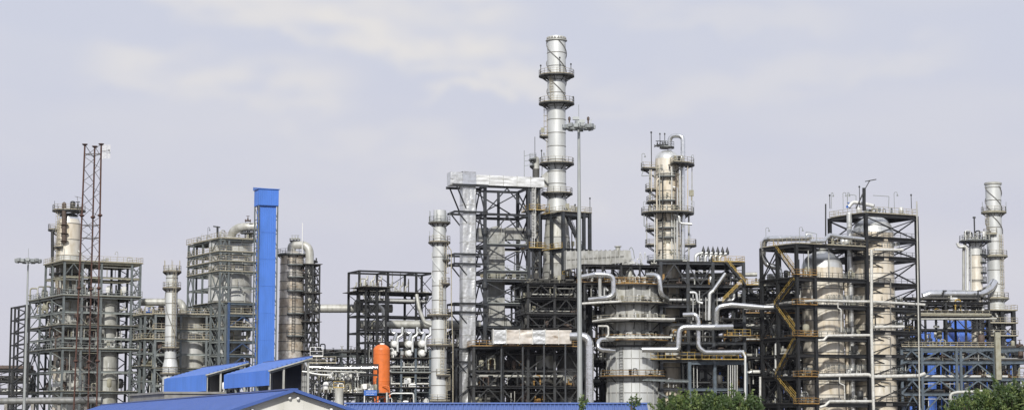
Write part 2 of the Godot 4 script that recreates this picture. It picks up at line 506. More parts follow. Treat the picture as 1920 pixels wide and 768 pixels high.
# A steel frame of columns, beams, braces, decks and railings. xs and zs are local metres, ys heights from the top level down; o holds the options.
func frame(r: Node3D, xs: Array, zs: Array, ys: Array, o: Dictionary) -> void:
	var m: Material = M[o.get("mat", "dark")]
	var bm: Material = M[o.get("beam", o.get("mat", "dark"))]
	var cw: float = o.get("cw", 0.42)
	var bw: float = o.get("bw", 0.3)
	var bh: float = o.get("bh", 0.42)
	var rw: float = o.get("rw", 0.2)
	var y_end: float = o.get("foot", 0.0)
	var top: float = o.get("top", ys[0])
	var skip: Array = o.get("skip", [])          # columns to leave out, [i, j]
	for i in xs.size():
		for j in zs.size():
			if [i, j] in skip: continue
			member(r, "column", Vector3(xs[i], y_end, zs[j]), Vector3(xs[i], top, zs[j]), cw, cw, m)
	for l in ys.size():
		var y: float = ys[l] - bh / 2
		for j in zs.size():
			for i in xs.size() - 1:
				member(r, "beam", Vector3(xs[i] + cw * 0.45, y, zs[j]), Vector3(xs[i + 1] - cw * 0.45, y, zs[j]), bw, bh, bm)
		for i in xs.size():
			for j in zs.size() - 1:
				member(r, "beam", Vector3(xs[i], y - 0.004, zs[j] - cw * 0.45), Vector3(xs[i], y - 0.004, zs[j + 1] + cw * 0.45), bw, bh, bm)
	for l in ys.size() - 1:
		var y1: float = ys[l] - bh
		var y0: float = ys[l + 1]
		for i in xs.size() - 1:
			var c := pat(o.get("front", ""), l, i)
			if c != ".": brace(r, c, Vector3(xs[i], 0, zs[0]), Vector3(xs[i + 1], 0, zs[0]), y0, y1, rw, m)
			c = pat(o.get("back", ""), l, i)
			if c != ".": brace(r, c, Vector3(xs[i], 0, zs[-1]), Vector3(xs[i + 1], 0, zs[-1]), y0, y1, rw, m)
		for j in zs.size() - 1:
			var c := pat(o.get("left", ""), l, j)
			if c != ".": brace(r, c, Vector3(xs[0], 0, zs[j]), Vector3(xs[0], 0, zs[j + 1]), y0, y1, rw, m)
			c = pat(o.get("right", ""), l, j)
			if c != ".": brace(r, c, Vector3(xs[-1], 0, zs[j]), Vector3(xs[-1], 0, zs[j + 1]), y0, y1, rw, m)
	# thin risers and cable conduits strapped along the bays
	var km := ["drum", "dark2", "dark", "dark2", "sooty"] if o.get("mat", "dark") in ["dark", "dark2", "slate"] else ["drum", "dark2", "clad2", "grey2", "pale"]
	for l in ys.size() - 1:
		for i in xs.size() - 1:
			for k in rng.randi_range(0, 3):
				var x: float = lerpf(xs[i], xs[i + 1], rng.randf_range(0.1, 0.9))
				var z: float = zs[0] - rng.randf_range(0.3, 1.2)
				var w2 := rng.randf_range(0.1, 0.26)
				member(r, "riser_pipe", Vector3(x, ys[l + 1], z), Vector3(x, lerpf(ys[l + 1], ys[l], rng.randf_range(0.5, 1.0)), z), w2, w2, M[km[rng.randi() % 5]], "rod")
			if rng.randf() < 0.45 and xs[i + 1] - xs[i] > 2.0:
				var yy: float = lerpf(ys[l + 1], ys[l], rng.randf_range(0.6, 0.9))
				member(r, "cable_tray", Vector3(xs[i] + 0.2, yy, zs[0] - 0.45), Vector3(xs[i + 1] - 0.2, yy, zs[0] - 0.45), 0.3, 0.1, M[km[rng.randi() % 5]], "box")
	var ov: float = o.get("over", 0.5)
	var hole: Array = o.get("hole", [])          # [x, z, radius]: an opening for a vessel
	for l in o.get("decks", []):
		var y: float = ys[l]
		if hole:
			deck_hole(r, xs[0] - ov, xs[-1] + ov, zs[-1] - ov, zs[0] + ov, y, hole, M[o.get("deck", "deck")])
		else:
			var b := MB.new()
			b.box(Vector3((xs[0] + xs[-1]) / 2, y + 0.065, (zs[0] + zs[-1]) / 2), Vector3(xs[-1] - xs[0] + 2 * ov, 0.12, zs[0] - zs[-1] + 2 * ov))
			part(r, "deck", b.done(), M[o.get("deck", "deck")])
	for l in o.get("strips", []):                 # narrow walkways along the front and the left side
		var y: float = ys[l] + 0.065
		var b := MB.new()
		b.box(Vector3((xs[0] + xs[-1]) / 2, y, zs[0] - 0.1), Vector3(xs[-1] - xs[0] + 0.6, 0.12, 0.9))
		part(r, "walkway", b.done(), M[o.get("deck", "deck")])
		b = MB.new()
		b.box(Vector3(xs[0] + 0.1, y - 0.003, (zs[0] + zs[-1]) / 2 - 0.6), Vector3(0.9, 0.12, zs[0] - zs[-1] - 0.2))
		part(r, "walkway", b.done(), M[o.get("deck", "deck")])
		railing(r, [Vector3(xs[0] - 0.25, y, zs[-1]), Vector3(xs[0] - 0.25, y, zs[0] + 0.25), Vector3(xs[-1], y, zs[0] + 0.25)], M[o.get("rail", "railpale")])
	for l in o.get("rails", []):
		var y: float = ys[l] + 0.12
		var e := ov - 0.1
		railing(r, [Vector3(xs[0] - e, y, zs[-1] - e), Vector3(xs[0] - e, y, zs[0] + e), Vector3(xs[-1] + e, y, zs[0] + e), Vector3(xs[-1] + e, y, zs[-1] - e)], M[o.get("rail", "railpale")], true)

func deck_hole(r: Node3D, x0: float, x1: float, z0: float, z1: float, y: float, hole: Array, m: Material) -> void:
	var b := MB.new()
	var c := Vector3(hole[0], y, hole[1])
	var n := 24
	for k in n:                                   # a plate between the opening and the rectangle
		var q := []
		for e in [k, k + 1]:
			var a: float = TAU * e / n + 0.001
			var d := Vector2(cos(a), sin(a))
			var tx: float = ((x1 - c.x) if d.x > 0 else (x0 - c.x)) / d.x if absf(d.x) > 1e-4 else 1e9
			var tz: float = ((z1 - c.z) if d.y > 0 else (z0 - c.z)) / d.y if absf(d.y) > 1e-4 else 1e9
			var t := minf(absf(tx), absf(tz))
			q.append(c + Vector3(d.x, 0, d.y) * minf(hole[2], t * 0.98))
			q.append(c + Vector3(d.x, 0, d.y) * t)
		var u := Vector3(0, 0.12, 0)
		b.quad(q[0] + u, q[2] + u, q[3] + u, q[1] + u)
		b.quad(q[1], q[3], q[2], q[0])
		b.quad(q[1], q[1] + u, q[3] + u, q[3])
		b.quad(q[2], q[2] + u, q[0] + u, q[0])
	part(r, "deck", b.done(), m)

# A round shell (stack, column, vessel) of courses. prof: [py, radius in px] from the top down.
func shell(r: Node3D, d: float, prof: Array, course: float, mats: Array, seg := 36, band := true, nm := "shell_course") -> void:
	var s := d / F
	var k := rng.randi()
	for i in prof.size() - 1:
		var ya := hgt(prof[i][0], d)
		var yb := hgt(prof[i + 1][0], d)
		var ra: float = prof[i][1] * s
		var rb: float = prof[i + 1][1] * s
		var n := maxi(1, int(round((ya - yb) / course)))
		for j in n:
			var f0 := float(j) / n
			var f1 := float(j + 1) / n
			var b := MB.new()
			b.lathe(Vector3.ZERO, [[lerpf(ra, rb, f1), lerpf(ya, yb, f1)], [lerpf(ra, rb, f0), lerpf(ya, yb, f0)]], seg)
			k += 1 if mats.size() < 3 else rng.randi_range(1, 2)
			part(r, nm, b.done(), M[mats[absi(k) % mats.size()]])
			if band:
				b = MB.new()
				var rr := lerpf(ra, rb, f1)
				var y := lerpf(ya, yb, f1)
				b.lathe(Vector3.ZERO, [[rr, y - 0.09], [rr + 0.05, y - 0.07], [rr + 0.05, y + 0.07], [rr, y + 0.09]], seg)
				part(r, "seam_band", b.done(), M.seam)

func dome(r: Node3D, d: float, py0: float, py1: float, rpx: float, m: String, nm := "dome") -> void:   # py0 top, py1 base
	var s := d / F
	var y1 := hgt(py0, d)
	var y0 := hgt(py1, d)
	var prof := []
	for k in 9:
		var a := PI / 2 * k / 8
		prof.append([maxf(cos(a) * rpx * s, 0.01), y0 + (y1 - y0) * sin(a)])
	var b := MB.new()
	b.lathe(Vector3.ZERO, prof, 36, true)
	part(r, nm, b.done(), M[m])

func cap(r: Node3D, y: float, rad: float, m: Material) -> void:
	var b := MB.new()
	b.lathe(Vector3.ZERO, [[rad, y], [0.01, y + 0.05]], 30)
	part(r, "cover_plate", b.done(), m)

# A ring platform round a shell: a0..a1 in degrees, 0 = right, 90 = towards the camera
func platform(r: Node3D, d: float, py: float, r0: float, r1: float, a0 := 0.0, a1 := 360.0, rail := "railpale", deck := "deck", brackets := true) -> void:
	var s := d / F
	var y := hgt(py, d)
	var p := deg_to_rad(a0)
	var q := deg_to_rad(a1)
	var b := MB.new()
	b.sector(Vector3(0, y - 0.14, 0), r0 * s, r1 * s, 0.28, p, q, maxi(6, int((a1 - a0) / 12)))
	var pf := part(r, "platform", b.done(), M[deck])
	var n := maxi(3, int((q - p) * r1 * s / 1.5))
	var pts := []
	for k in n + 1:
		var a := p + (q - p) * k / n
		pts.append(Vector3(cos(a) * (r1 * s - 0.08), y + 0.14, sin(a) * (r1 * s - 0.08)))
	if a1 - a0 < 359:
		pts.push_front(Vector3(cos(p) * r0 * s, y + 0.14, sin(p) * r0 * s))
		pts.push_back(Vector3(cos(q) * r0 * s, y + 0.14, sin(q) * r0 * s))
	railing(pf, pts, M[rail])
	if brackets:
		var nb := maxi(2, int((a1 - a0) / 40))
		for k in nb:
			var a := p + (q - p) * (k + 0.5) / nb
			var dir := Vector3(cos(a), 0, sin(a))
			member(pf, "bracket", dir * (r0 * s) + Vector3(0, y - (r1 - r0) * s * 0.5 - 0.25, 0), dir * (lerpf(r0, r1, 0.8) * s) + Vector3(0, y - 0.14, 0), 0.16, 0.16, M[deck], "box")

func ladder(r: Node3D, d: float, pya: float, pyb: float, rad: float, ang: float, m := "railpale", cage := true) -> void:   # rad in px
	var s := d / F
	var ya := hgt(pya, d)
	var yb := hgt(pyb, d)
	var a := deg_to_rad(ang)
	var dir := Vector3(cos(a), 0, sin(a))
	var t := Vector3(-sin(a), 0, cos(a)) * 0.3
	var b := MB.new()
	var c := dir * (rad * s + 0.15)
	for e in [-1, 1]:
		b.bar(c + t * e + Vector3(0, yb, 0), c + t * e + Vector3(0, ya, 0), 0.08)
	var y := yb
	while y < ya:
		b.bar(c - t + Vector3(0, y, 0), c + t + Vector3(0, y, 0), 0.05)
		y += 0.6
	if cage:
		y = yb + 2.2
		while y < ya:
			var o := PackedVector3Array()
			for k in 7:
				var f := PI * k / 6
				o.append(c + Vector3(0, y, 0) + t * 1.3 * cos(f) + dir * 0.75 * sin(f))
			b.tube(o, 0.035, 4)
			y += 1.2
		for k in 3:
			var f := PI * (k + 1) / 4
			var off := t * 1.3 * cos(f) + dir * 0.75 * sin(f)
			b.bar(c + off + Vector3(0, yb + 2.2, 0), c + off + Vector3(0, ya, 0), 0.045)
	part(r, "ladder", b.done(), M[m])

func strakes(r: Node3D, d: float, pya: float, pyb: float, rad: float, turns: float, m: String, nm := "helical_strake", count := 3) -> void:
	var s := d / F
	for e in count:
		var p := PackedVector3Array()
		for k in 41:
			var f := k / 40.0
			var a := TAU * (e / 3.0 + turns * f)
			p.append(Vector3(cos(a) * (rad * s + 0.12), lerpf(hgt(pyb, d), hgt(pya, d), f), sin(a) * (rad * s + 0.12)))
		var b := MB.new()
		b.tube(p, 0.09, 6)
		part(r, nm, b.done(), M[m])

func pole(r: Node3D, nm: String, base: Vector3, h: float, rad: float, m: String, knob := true) -> void:
	var b := MB.new()
	b.tube(PackedVector3Array([base, base + Vector3(0, h, 0)]), rad, 6)
	if knob:
		b.lathe(base + Vector3(0, h, 0), [[rad, -0.2], [rad * 2.4, -0.12], [rad * 2.2, 0.08], [rad, 0.2]], 8)
	part(r, nm, b.done(), M[m])

# A flight of stairs between two local points with side rails
func flight(r: Node3D, a: Vector3, b: Vector3, w: Vector3, m: String, rail: String) -> void:
	var k := MB.new()
	for s in [w, -w]:
		k.bar(a + s, b + s, 0.1, 0.34)
	var n := maxi(3, int(absf(b.y - a.y) / 0.28))
	var along_ := Vector3(b.x - a.x, 0, b.z - a.z).normalized() * 0.14
	for i in n:
		var c := a.lerp(b, (i + 0.5) / n)
		k.hexa([c - w - along_, c + w - along_, c + w + along_, c - w + along_,
			c - w - along_ + Vector3(0, 0.05, 0), c + w - along_ + Vector3(0, 0.05, 0), c + w + along_ + Vector3(0, 0.05, 0), c - w + along_ + Vector3(0, 0.05, 0)])
	part(r, "stair_flight", k.done(), M[m])
	for s in [w, -w]:
		var h := MB.new()
		for y in [1.1, 0.6]:
			h.bar(a + s + Vector3(0, y, 0), b + s + Vector3(0, y, 0), 0.075)
		for i in 5:
			var c: Vector3 = a.lerp(b, i / 4.0) + s
			h.bar(c, c + Vector3(0, 1.1, 0), 0.075)
		part(r, "handrail", h.done(), M[rail])

# Small plant on a deck: valves, pumps, risers, pots and cabinets as they stand about between the pipes
func gear(r: Node3D, x0: float, x1: float, z0: float, z1: float, y: float, n: int, mats: Array, kinds := ["valve", "riser", "pump", "pot", "cabinet", "valve", "riser"], sc := 1.3) -> void:
	for k in n:
		var kind: String = kinds[rng.randi() % kinds.size()]
		var s := sc * rng.randf_range(0.75, 1.25)
		var nm: String = {"valve": "valve", "riser": "riser_pipe", "pump": "pump", "pot": "small_drum", "cabinet": "cabinet", "gooseneck": "relief_valve", "lamp": "area_lamp"}[kind]
		part(r, nm, U[kind], M[mats[rng.randi() % mats.size()]], Transform3D(Basis(Vector3.UP, rng.randf_range(-0.7, 0.7) + (PI if rng.randf() < 0.5 else 0.0)).scaled(Vector3(s, s, s)), Vector3(rng.randf_range(x0, x1), y, rng.randf_range(z0, z1))))

func put(r: Node3D, nm: String, kind: String, m: String, at: Vector3, turn := 0.0, s := 1.0) -> void:
	part(r, nm, U[kind], M[m], Transform3D(Basis(Vector3.UP, deg_to_rad(turn)).scaled(Vector3(s, s, s)), at))

# Parallel pipe runs along x under or over a deck
func runs(r: Node3D, x0: float, x1: float, z0: float, z1: float, y: float, n: int, mats: Array, rmin := 0.12, rmax := 0.35) -> void:
	for k in n:
		var z := lerpf(z0, z1, (k + 0.5) / n)
		var rad := rng.randf_range(rmin, rmax)
		var yy := y + rad
		var a := x0 + rng.randf() * (x1 - x0) * 0.15
		var c := x1 - rng.randf() * (x1 - x0) * 0.15
		var p := [Vector3(a, yy, z), Vector3(c, yy, z)]
		if rng.randf() < 0.5: p.push_front(Vector3(a, yy + rng.randf_range(-3.5, -1.2), z))
		if rng.randf() < 0.5: p.push_back(Vector3(c, yy + rng.randf_range(1.0, 3.0), z))
		tubes(r, "pipe", p, rad, M[mats[rng.randi() % mats.size()]])

func sheet_wall(r: Node3D, nm: String, a: Vector3, u: Vector3, w: Vector3, m: Material, pitch_ := 0.3, depth := 0.04, thick := 0.05) -> void:   # ribbed sheet: ribs run along w
	var b := MB.new()
	var n := u.cross(w).normalized()
	var L := u.length()
	var k := maxi(1, int(L / pitch_))
	var e := u / k
	for i in k:
		var p := a + e * i
		var q := [p, p + e * 0.55, p + e * 0.65 + n * depth, p + e * 0.9 + n * depth, p + e]
		for j in 4:
			b.quad(q[j], q[j + 1], q[j + 1] + w, q[j] + w)
	b.quad(a - n * thick, a + w - n * thick, a + u + w - n * thick, a + u - n * thick)
	b.quad(a - n * thick, a + u - n * thick, a + u, a)
	b.quad(a + w, a + u + w, a + u + w - n * thick, a + w - n * thick)
	b.quad(a, a + w, a + w - n * thick, a - n * thick)
	b.quad(a + u - n * thick, a + u + w - n * thick, a + u + w, a + u)
	part(r, nm, b.done(), m)

func fr_root(nm: String, label: String, px: float, py: float, d: float, turn: float, cat := "steel structure", group := "") -> Node3D:
	return stand(nm, label, cat, px, py, d, turn, group)

func X(r: Node3D, py: float, a: Array) -> Array:
	return a.map(func(p): return along(r, p, py, Vector3.RIGHT))

func Z(r: Node3D, py: float, a: Array) -> Array:
	return a.map(func(p): return -along(r, p, py, Vector3.FORWARD))

func H(d: float, a: Array) -> Array:
	return a.map(func(p): return hgt(p, d))

# ---------------------------------------------------------------- light
func make_sky() -> ImageTexture:
	var w := 2048
	var h := 1024
	var im := Image.create(w, h, false, Image.FORMAT_RGBF)
	var nz := FastNoiseLite.new()
	nz.seed = 5
	nz.frequency = 1.0
	nz.fractal_octaves = 5
	var low := Color(0.642, 0.632, 0.702)
	var high := Color(0.615, 0.643, 0.752)
	var cream := Color(0.785, 0.765, 0.757)
	im.fill(Color(0.2, 0.19, 0.175))
	# wisps that stand in the view: start and end direction (azimuth, elevation in degrees) and half width
	var bands := [[-11.8, 13.0, -5.2, 11.4, 0.9, 0.8], [-5.8, 11.6, 0.6, 10.2, 0.75, 1.0], [-1.4, 9.65, 0.4, 9.75, 0.2, 0.9], [-11.4, 10.1, -6.2, 9.5, 0.8, 0.7], [-6.4, 8.3, -2.2, 7.7, 1.0, 0.4], [-9.0, 12.6, -1.0, 12.2, 1.0, 0.7], [-3.0, 6.6, 3.0, 6.2, 0.8, 0.35], [3.0, 9.2, 12.0, 10.4, 0.9, 0.4], [4.0, 11.9, 9.0, 11.6, 0.6, 0.35]]
	for j in 530:
		var el := (0.5 - (j + 0.5) / h) * PI
		var eld := rad_to_deg(el)
		var base := low.lerp(high, clampf(eld / 11.0, 0, 1))
		for i in w:
			var az := (i + 0.5) / w * TAU
			if az > PI: az -= TAU
			var n := nz.get_noise_3d(sin(az) * 3.0, el * 11.0 + az * 0.25, cos(az) * 3.0)
			var c := clampf(n * 1.3 + 0.1, 0, 1) * 0.4
			if absf(az) < 0.32 and eld < 16 and eld > 4:
				var azd := rad_to_deg(az)
				var n2 := nz.get_noise_3d(azd * 0.35, eld * 1.1, 4.0)
				for q in bands:
					var f: float = clampf((azd - q[0]) / (q[2] - q[0]), -0.15, 1.15)
					var ye: float = lerpf(q[1], q[3], f) + n2 * 0.9
					var dx: float = azd - lerpf(q[0], q[2], clampf(f, 0, 1))
					var dy: float = eld - ye
					var t: float = dy / q[4]
					# crisp lower rim, soft upper side
					var g := (smoothstep(-0.8, -0.3, t) if t < 0.0 else exp(-t * t * 0.8)) * exp(-dx * dx * 0.5)
					c = maxf(c, g * q[5] * clampf(0.85 + n2 * 1.2, 0.2, 1.0))
			im.set_pixel(i, j, base.lerp(cream, clampf(c, 0, 1)))
	return ImageTexture.create_from_image(im)

func set_light() -> void:
	var cam := Camera3D.new()
	cam.name = "camera"
	cam.fov = rad_to_deg(2.0 * atan(384.0 / F))
	cam.position = Vector3(0, EYE, 0)
	cam.rotation.x = pitch
	cam.far = 6000
	add_child(cam)
	cam.current = true
	var sky := Sky.new()
	var sm := PanoramaSkyMaterial.new()
	sm.panorama = make_sky()
	sm.energy_multiplier = 1.0
	sky.sky_material = sm
	var e := Environment.new()
	e.background_mode = Environment.BG_SKY
	e.sky = sky
	e.tonemap_mode = Environment.TONE_MAPPER_LINEAR
	e.tonemap_exposure = 1.0
	e.sdfgi_enabled = true
	e.ssao_enabled = true
	e.ssil_enabled = true
	e.fog_enabled = true                          # thin summer haze over the plant
	e.fog_density = 0.00003
	e.fog_light_color = Color(0.86, 0.87, 0.92)
	var we := WorldEnvironment.new()
	we.name = "environment"
	we.environment = e
	add_child(we)
	var sun := DirectionalLight3D.new()
	sun.name = "sun"
	sun.light_color = Color(1.0, 0.985, 0.955)
	sun.light_energy = 1.32
	sun.light_angular_distance = 2.5
	sun.shadow_enabled = true
	sun.rotation_degrees = Vector3(-34, -5, 0)
	add_child(sun)

func _ready() -> void:
	rng.seed = 20240
	set_light()
	make_materials()
	make_units()
	var b := MB.new()
	b.quad(Vector3(-4000, 0, 400), Vector3(4000, 0, 400), Vector3(4000, 0, -5000), Vector3(-4000, 0, -5000))
	structure("ground", b.done(), M.ground)
	west_structure()
	west_columns()
	drum_structure()
	lift_tower()
	patched_column()
	rooftops()
	mid_process()
	flue_gas()
	tall_stack()
	heater_frames()
	furnace()
	fractionator()
	centre_frame()
	reactor_block()
	east_side()
	backdrop_plant()
	masts()
	trees()

# ---------------------------------------------------------------- far left
func west_structure() -> void:
	var D := 400.0
	var r := fr_root("process_structure", "grey multi-level steel structure behind the rusty lattice mast", 116, 650, D, 30)
	var xs := X(r, 650, [116, 150, 186, 243, 259])
	var zs := Z(r, 650, [116, 94, 72, 52])
	var ys := H(D, [553, 582, 608, 631, 653, 694, 733, 770])
	frame(r, xs, zs, ys, {mat = "grey2", beam = "grey", cw = 0.42, bh = 0.46, deck = "deckpale", decks = [0, 2, 4, 6], rails = [0, 4], rail = "railgrey", front = "...X", left = ["..V", "A..", ".V.", "..A"], right = "KKK", back = "AVAV", rw = 0.18})
	# taller tier over the front bays
	var zt := [zs[0], zs[1], zs[2] * 0.6 + zs[1] * 0.4]
	frame(r, xs, zt, H(D, [489, 516, 551]), {mat = "grey2", beam = "pale", cw = 0.42, foot = ys[0], decks = [0], deck = "deckpale", rails = [0], front = ["A..X", "...X"], right = "KK", rw = 0.16})
	# light lattice posts at the near corner
	for i in 9:
		var y0: float = ys[-1] + i * (ys[0] - ys[-1]) / 9
		member(r, "brace", Vector3(xs[0], y0, zs[0]), Vector3(xs[0], y0 + 1.8, zs[1]), 0.14, 0.14, M.grey, "box")
	for l in 7:
		gear(r, xs[0] + 0.5, xs[3], zs[0] - 0.6, zs[0] - 2.5, ys[l] + 0.13, 7, ["drum", "dark2", "pale", "brown", "clad2"])
		gear(r, xs[0] + 0.5, xs[0] + 2.5, zs[2], zs[0] - 1, ys[l] + 0.13, 4, ["drum", "dark2", "pale", "brown"])
		runs(r, xs[0], xs[3], zs[0] - 2, zs[3] + 1, ys[l] + 0.5, 4, ["drum", "dark2", "clad2", "sooty"])
	gear(r, xs[0], xs[4], zt[0] - 0.5, zt[2], hgt(489, D) + 0.13, 8, ["pale", "drum", "grey"], ["riser", "lamp", "valve", "cabinet"], 1.0)
	gear(r, xs[0], xs[4], zs[0] - 0.5, zs[2], ys[0] + 0.13, 12, ["pale", "drum", "grey", "dark2"])
	for l in [0, 1]:
		gear(r, xs[0] - 0.5, xs[0] + 1, zs[3], zs[1], ys[l] + 0.13, 4, ["pale", "drum"], ["riser", "pot", "lamp"], 1.5)
	var s := fr_root("stair_tower", "slim dark braced tower at the far left edge of the plant", 45, 650, 399, 30)
	var sx := X(s, 650, [45, 52])
	var sz := Z(s, 650, [45, 25, 18])
	frame(s, sx, sz, H(399, [571, 596, 620, 643, 667, 691, 716, 741, 766]), {mat = "dark2", cw = 0.34, left = "K.", rw = 0.22, bw = 0.2, bh = 0.26})
	for k in 3:
		var vs: Array = [[139, 20, 558, 0.0], [200, 17, 556, 0.0], [172, 12, 580, 5.0]][k]
		var dd: float = 408.0 + vs[3]
		var v := stand("process_drum", ["broad grey drum low inside the leftmost grey structure", "slimmer grey drum beside the broad one inside the leftmost structure", "thin dark drum set back between two grey drums"][k], "vessel", vs[0], 650, dd, 0, "drums inside the grey structure")
		shell(v, dd, [[vs[2] + 6, vs[1]], [610, vs[1]], [660, vs[1] * 1.0], [668, vs[1] * 1.15], [780, vs[1] * 1.15]], 2.6, ["drum", "drum2", "drum"])
		dome(v, dd, vs[2], vs[2] + 6, vs[1], "drum")
	# ground pipe along the bottom left
	var g := stand("ground_pipe", "large silver pipe running low along the bottom left", "pipe", 80, 750, 330)
	pipe(g, "pipe", [[-60, 752, 332], [190, 750, 330]], 6.5, "groundpipe")
	for px in [10, 60, 110, 160]:
		member(g, "saddle", loc(g, px, 760, 331) * Vector3(1, 0, 1), loc(g, px, 757, 331), 0.5, 0.5, M.concrete, "box")
	var w := fr_root("pipe_rack", "low dark pipe rack at the bottom left corner", 20, 720, 420, 12)
	var wx := X(w, 720, [-90, -40, 20, 60])
	var wy := H(420, [692, 712, 735])
	frame(w, wx, [0.0, -7.0, -14.0], wy, {mat = "dark2", cw = 0.4, front = ".X.", rw = 0.18})
	for l in 3: runs(w, wx[0], wx[3], -0.5, -13, wy[l] + 0.05, 6, ["clad2", "dark2", "drum", "sooty", "brown"], 0.2, 0.5)

func west_columns() -> void:
	var d := 414.0
	var r := stand("distillation_column", "pale column with brown vent pipe above the leftmost grey structure", "column", 126, 480, d)
	shell(r, d, [[411, 19], [420, 22], [480, 22], [575, 22], [800, 22]], 3.4, ["warm3", "warm", "warm3", "clad2"])
	dome(r, d, 398, 411, 19, "shiny")
	platform(r, d, 396, 8, 31, 0, 360, "railpale", "dark2")
	platform(r, d, 432, 22, 38, 150, 215, "railpale", "dark2")
	platform(r, d, 465, 22, 30, 100, 250, "railpale", "dark2")
	platform(r, d, 515, 22, 34, 20, 200, "railpale", "dark2")
	ladder(r, d, 396, 550, 22, 130)
	tubes(r, "vent_pipe", [loc(r, 119, 455, 411), loc(r, 119, 384, 411)], 0.5, M.brown)
	var b := MB.new()
	b.lathe(loc(r, 119, 384, 411), [[0.5, 0], [0.42, 0.4], [0.01, 0.7]], 12, true)
	part(r, "vent_cap", b.done(), M.brown)
	for y in [422, 438, 452]:
		b = MB.new()
		b.lathe(loc(r, 119, y, 411), [[0.5, -0.12], [0.95, 0.08], [0.5, 0.25]], 12)
		part(r, "collar", b.done(), M.brown)
	pipe(r, "pipe", [[104, 430, 412], [97, 434, 412], [97, 560, 412]], 3, "dark2")
	pipe(r, "pipe", [[112, 500, 411], [112, 560, 411]], 2.2, "clad")
	pipe(r, "pipe", [[145, 470, 411], [151, 474, 411], [151, 560, 411]], 2.0, "drum")
	put(r, "valve", "valve", "dark2", Vector3(2.0, hgt(395, d), 0.5), 0, 1.8)
	put(r, "small_drum", "pot", "dark2", Vector3(0.6, hgt(395, d), -0.8), 0, 1.3)
	pole(r, "lightning_rod", Vector3(-3.2, hgt(395, d), 0), 2.2, 0.05, "dark2", false)

	# low frame between the leftmost structure and the small stack
	var f := fr_root("pipe_support_frame", "low pale frame just left of the short stubby stack", 270, 650, 402, 30)
	var xs := X(f, 650, [270, 292, 305, 338])
	var zs := Z(f, 650, [270, 262])
	var ys := H(402, [590, 613, 636, 660, 686, 712, 740])
	frame(f, xs, zs + [zs[1] - 6.0], ys, {mat = "grey2", beam = "grey", front = "AXV", back = "XAX", decks = [0, 2, 4], deck = "deckpale", rails = [0, 2], rw = 0.16})
	for l in 6:
		gear(f, xs[0], xs[3], -0.5, zs[1] - 5, ys[l] + 0.13, 8, ["drum", "dark2", "pale", "brown"])
		runs(f, xs[0], xs[3], -1.0, zs[1] - 5, ys[l] + 0.4, 4, ["drum", "dark2", "sooty"])
	put(f, "valve", "valve", "bluepaint", loc(f, 278, 588, 403), 0, 1.2)
	var p := stand("overhead_line", "fat grey pipe arching behind the short stubby stack", "pipe", 300, 566, 412)
	pipe(p, "pipe", [[262, 566, 412], [337, 566, 412], [343, 575, 411], [344, 640, 411]], 7, "drum")
	member(p, "support", loc(p, 280, 640, 412) * Vector3(1, 0, 1), loc(p, 280, 572, 412), 0.4, 0.4, M.grey2)

	d = 390.0
	var s := stand("short_stack", "short stubby grey stack with two ring platforms near its top", "stack", 320, 600, d)
	shell(s, d, [[503, 11], [540, 11], [548, 11], [652, 11], [672, 11], [688, 14.5], [702, 14.5], [800, 14.5]], 2.3, ["stack", "stack2", "stack"], 28)
	cap(s, hgt(503, d), 10.5 * d / F, M.stack2)
	platform(s, d, 510, 11, 17.5, 0, 360, "railpale", "deck")
	platform(s, d, 541, 11, 17.5, 0, 360, "railpale", "deck")
	platform(s, d, 653, 11, 17, 0, 360, "railpale", "deck")
	platform(s, d, 701, 14.5, 19, 0, 360, "railpale", "deck")
	strakes(s, d, 545, 650, 11, 0.55, "seam", "conduit", 1)
	ladder(s, d, 510, 650, 11, 60)
	for a in 6:
		var q := TAU * a / 6 + 0.4
		pole(s, "sampling_pole", Vector3(cos(q) * 1.75, hgt(510, d), sin(q) * 1.75), 2.4, 0.05, "railpale", false)

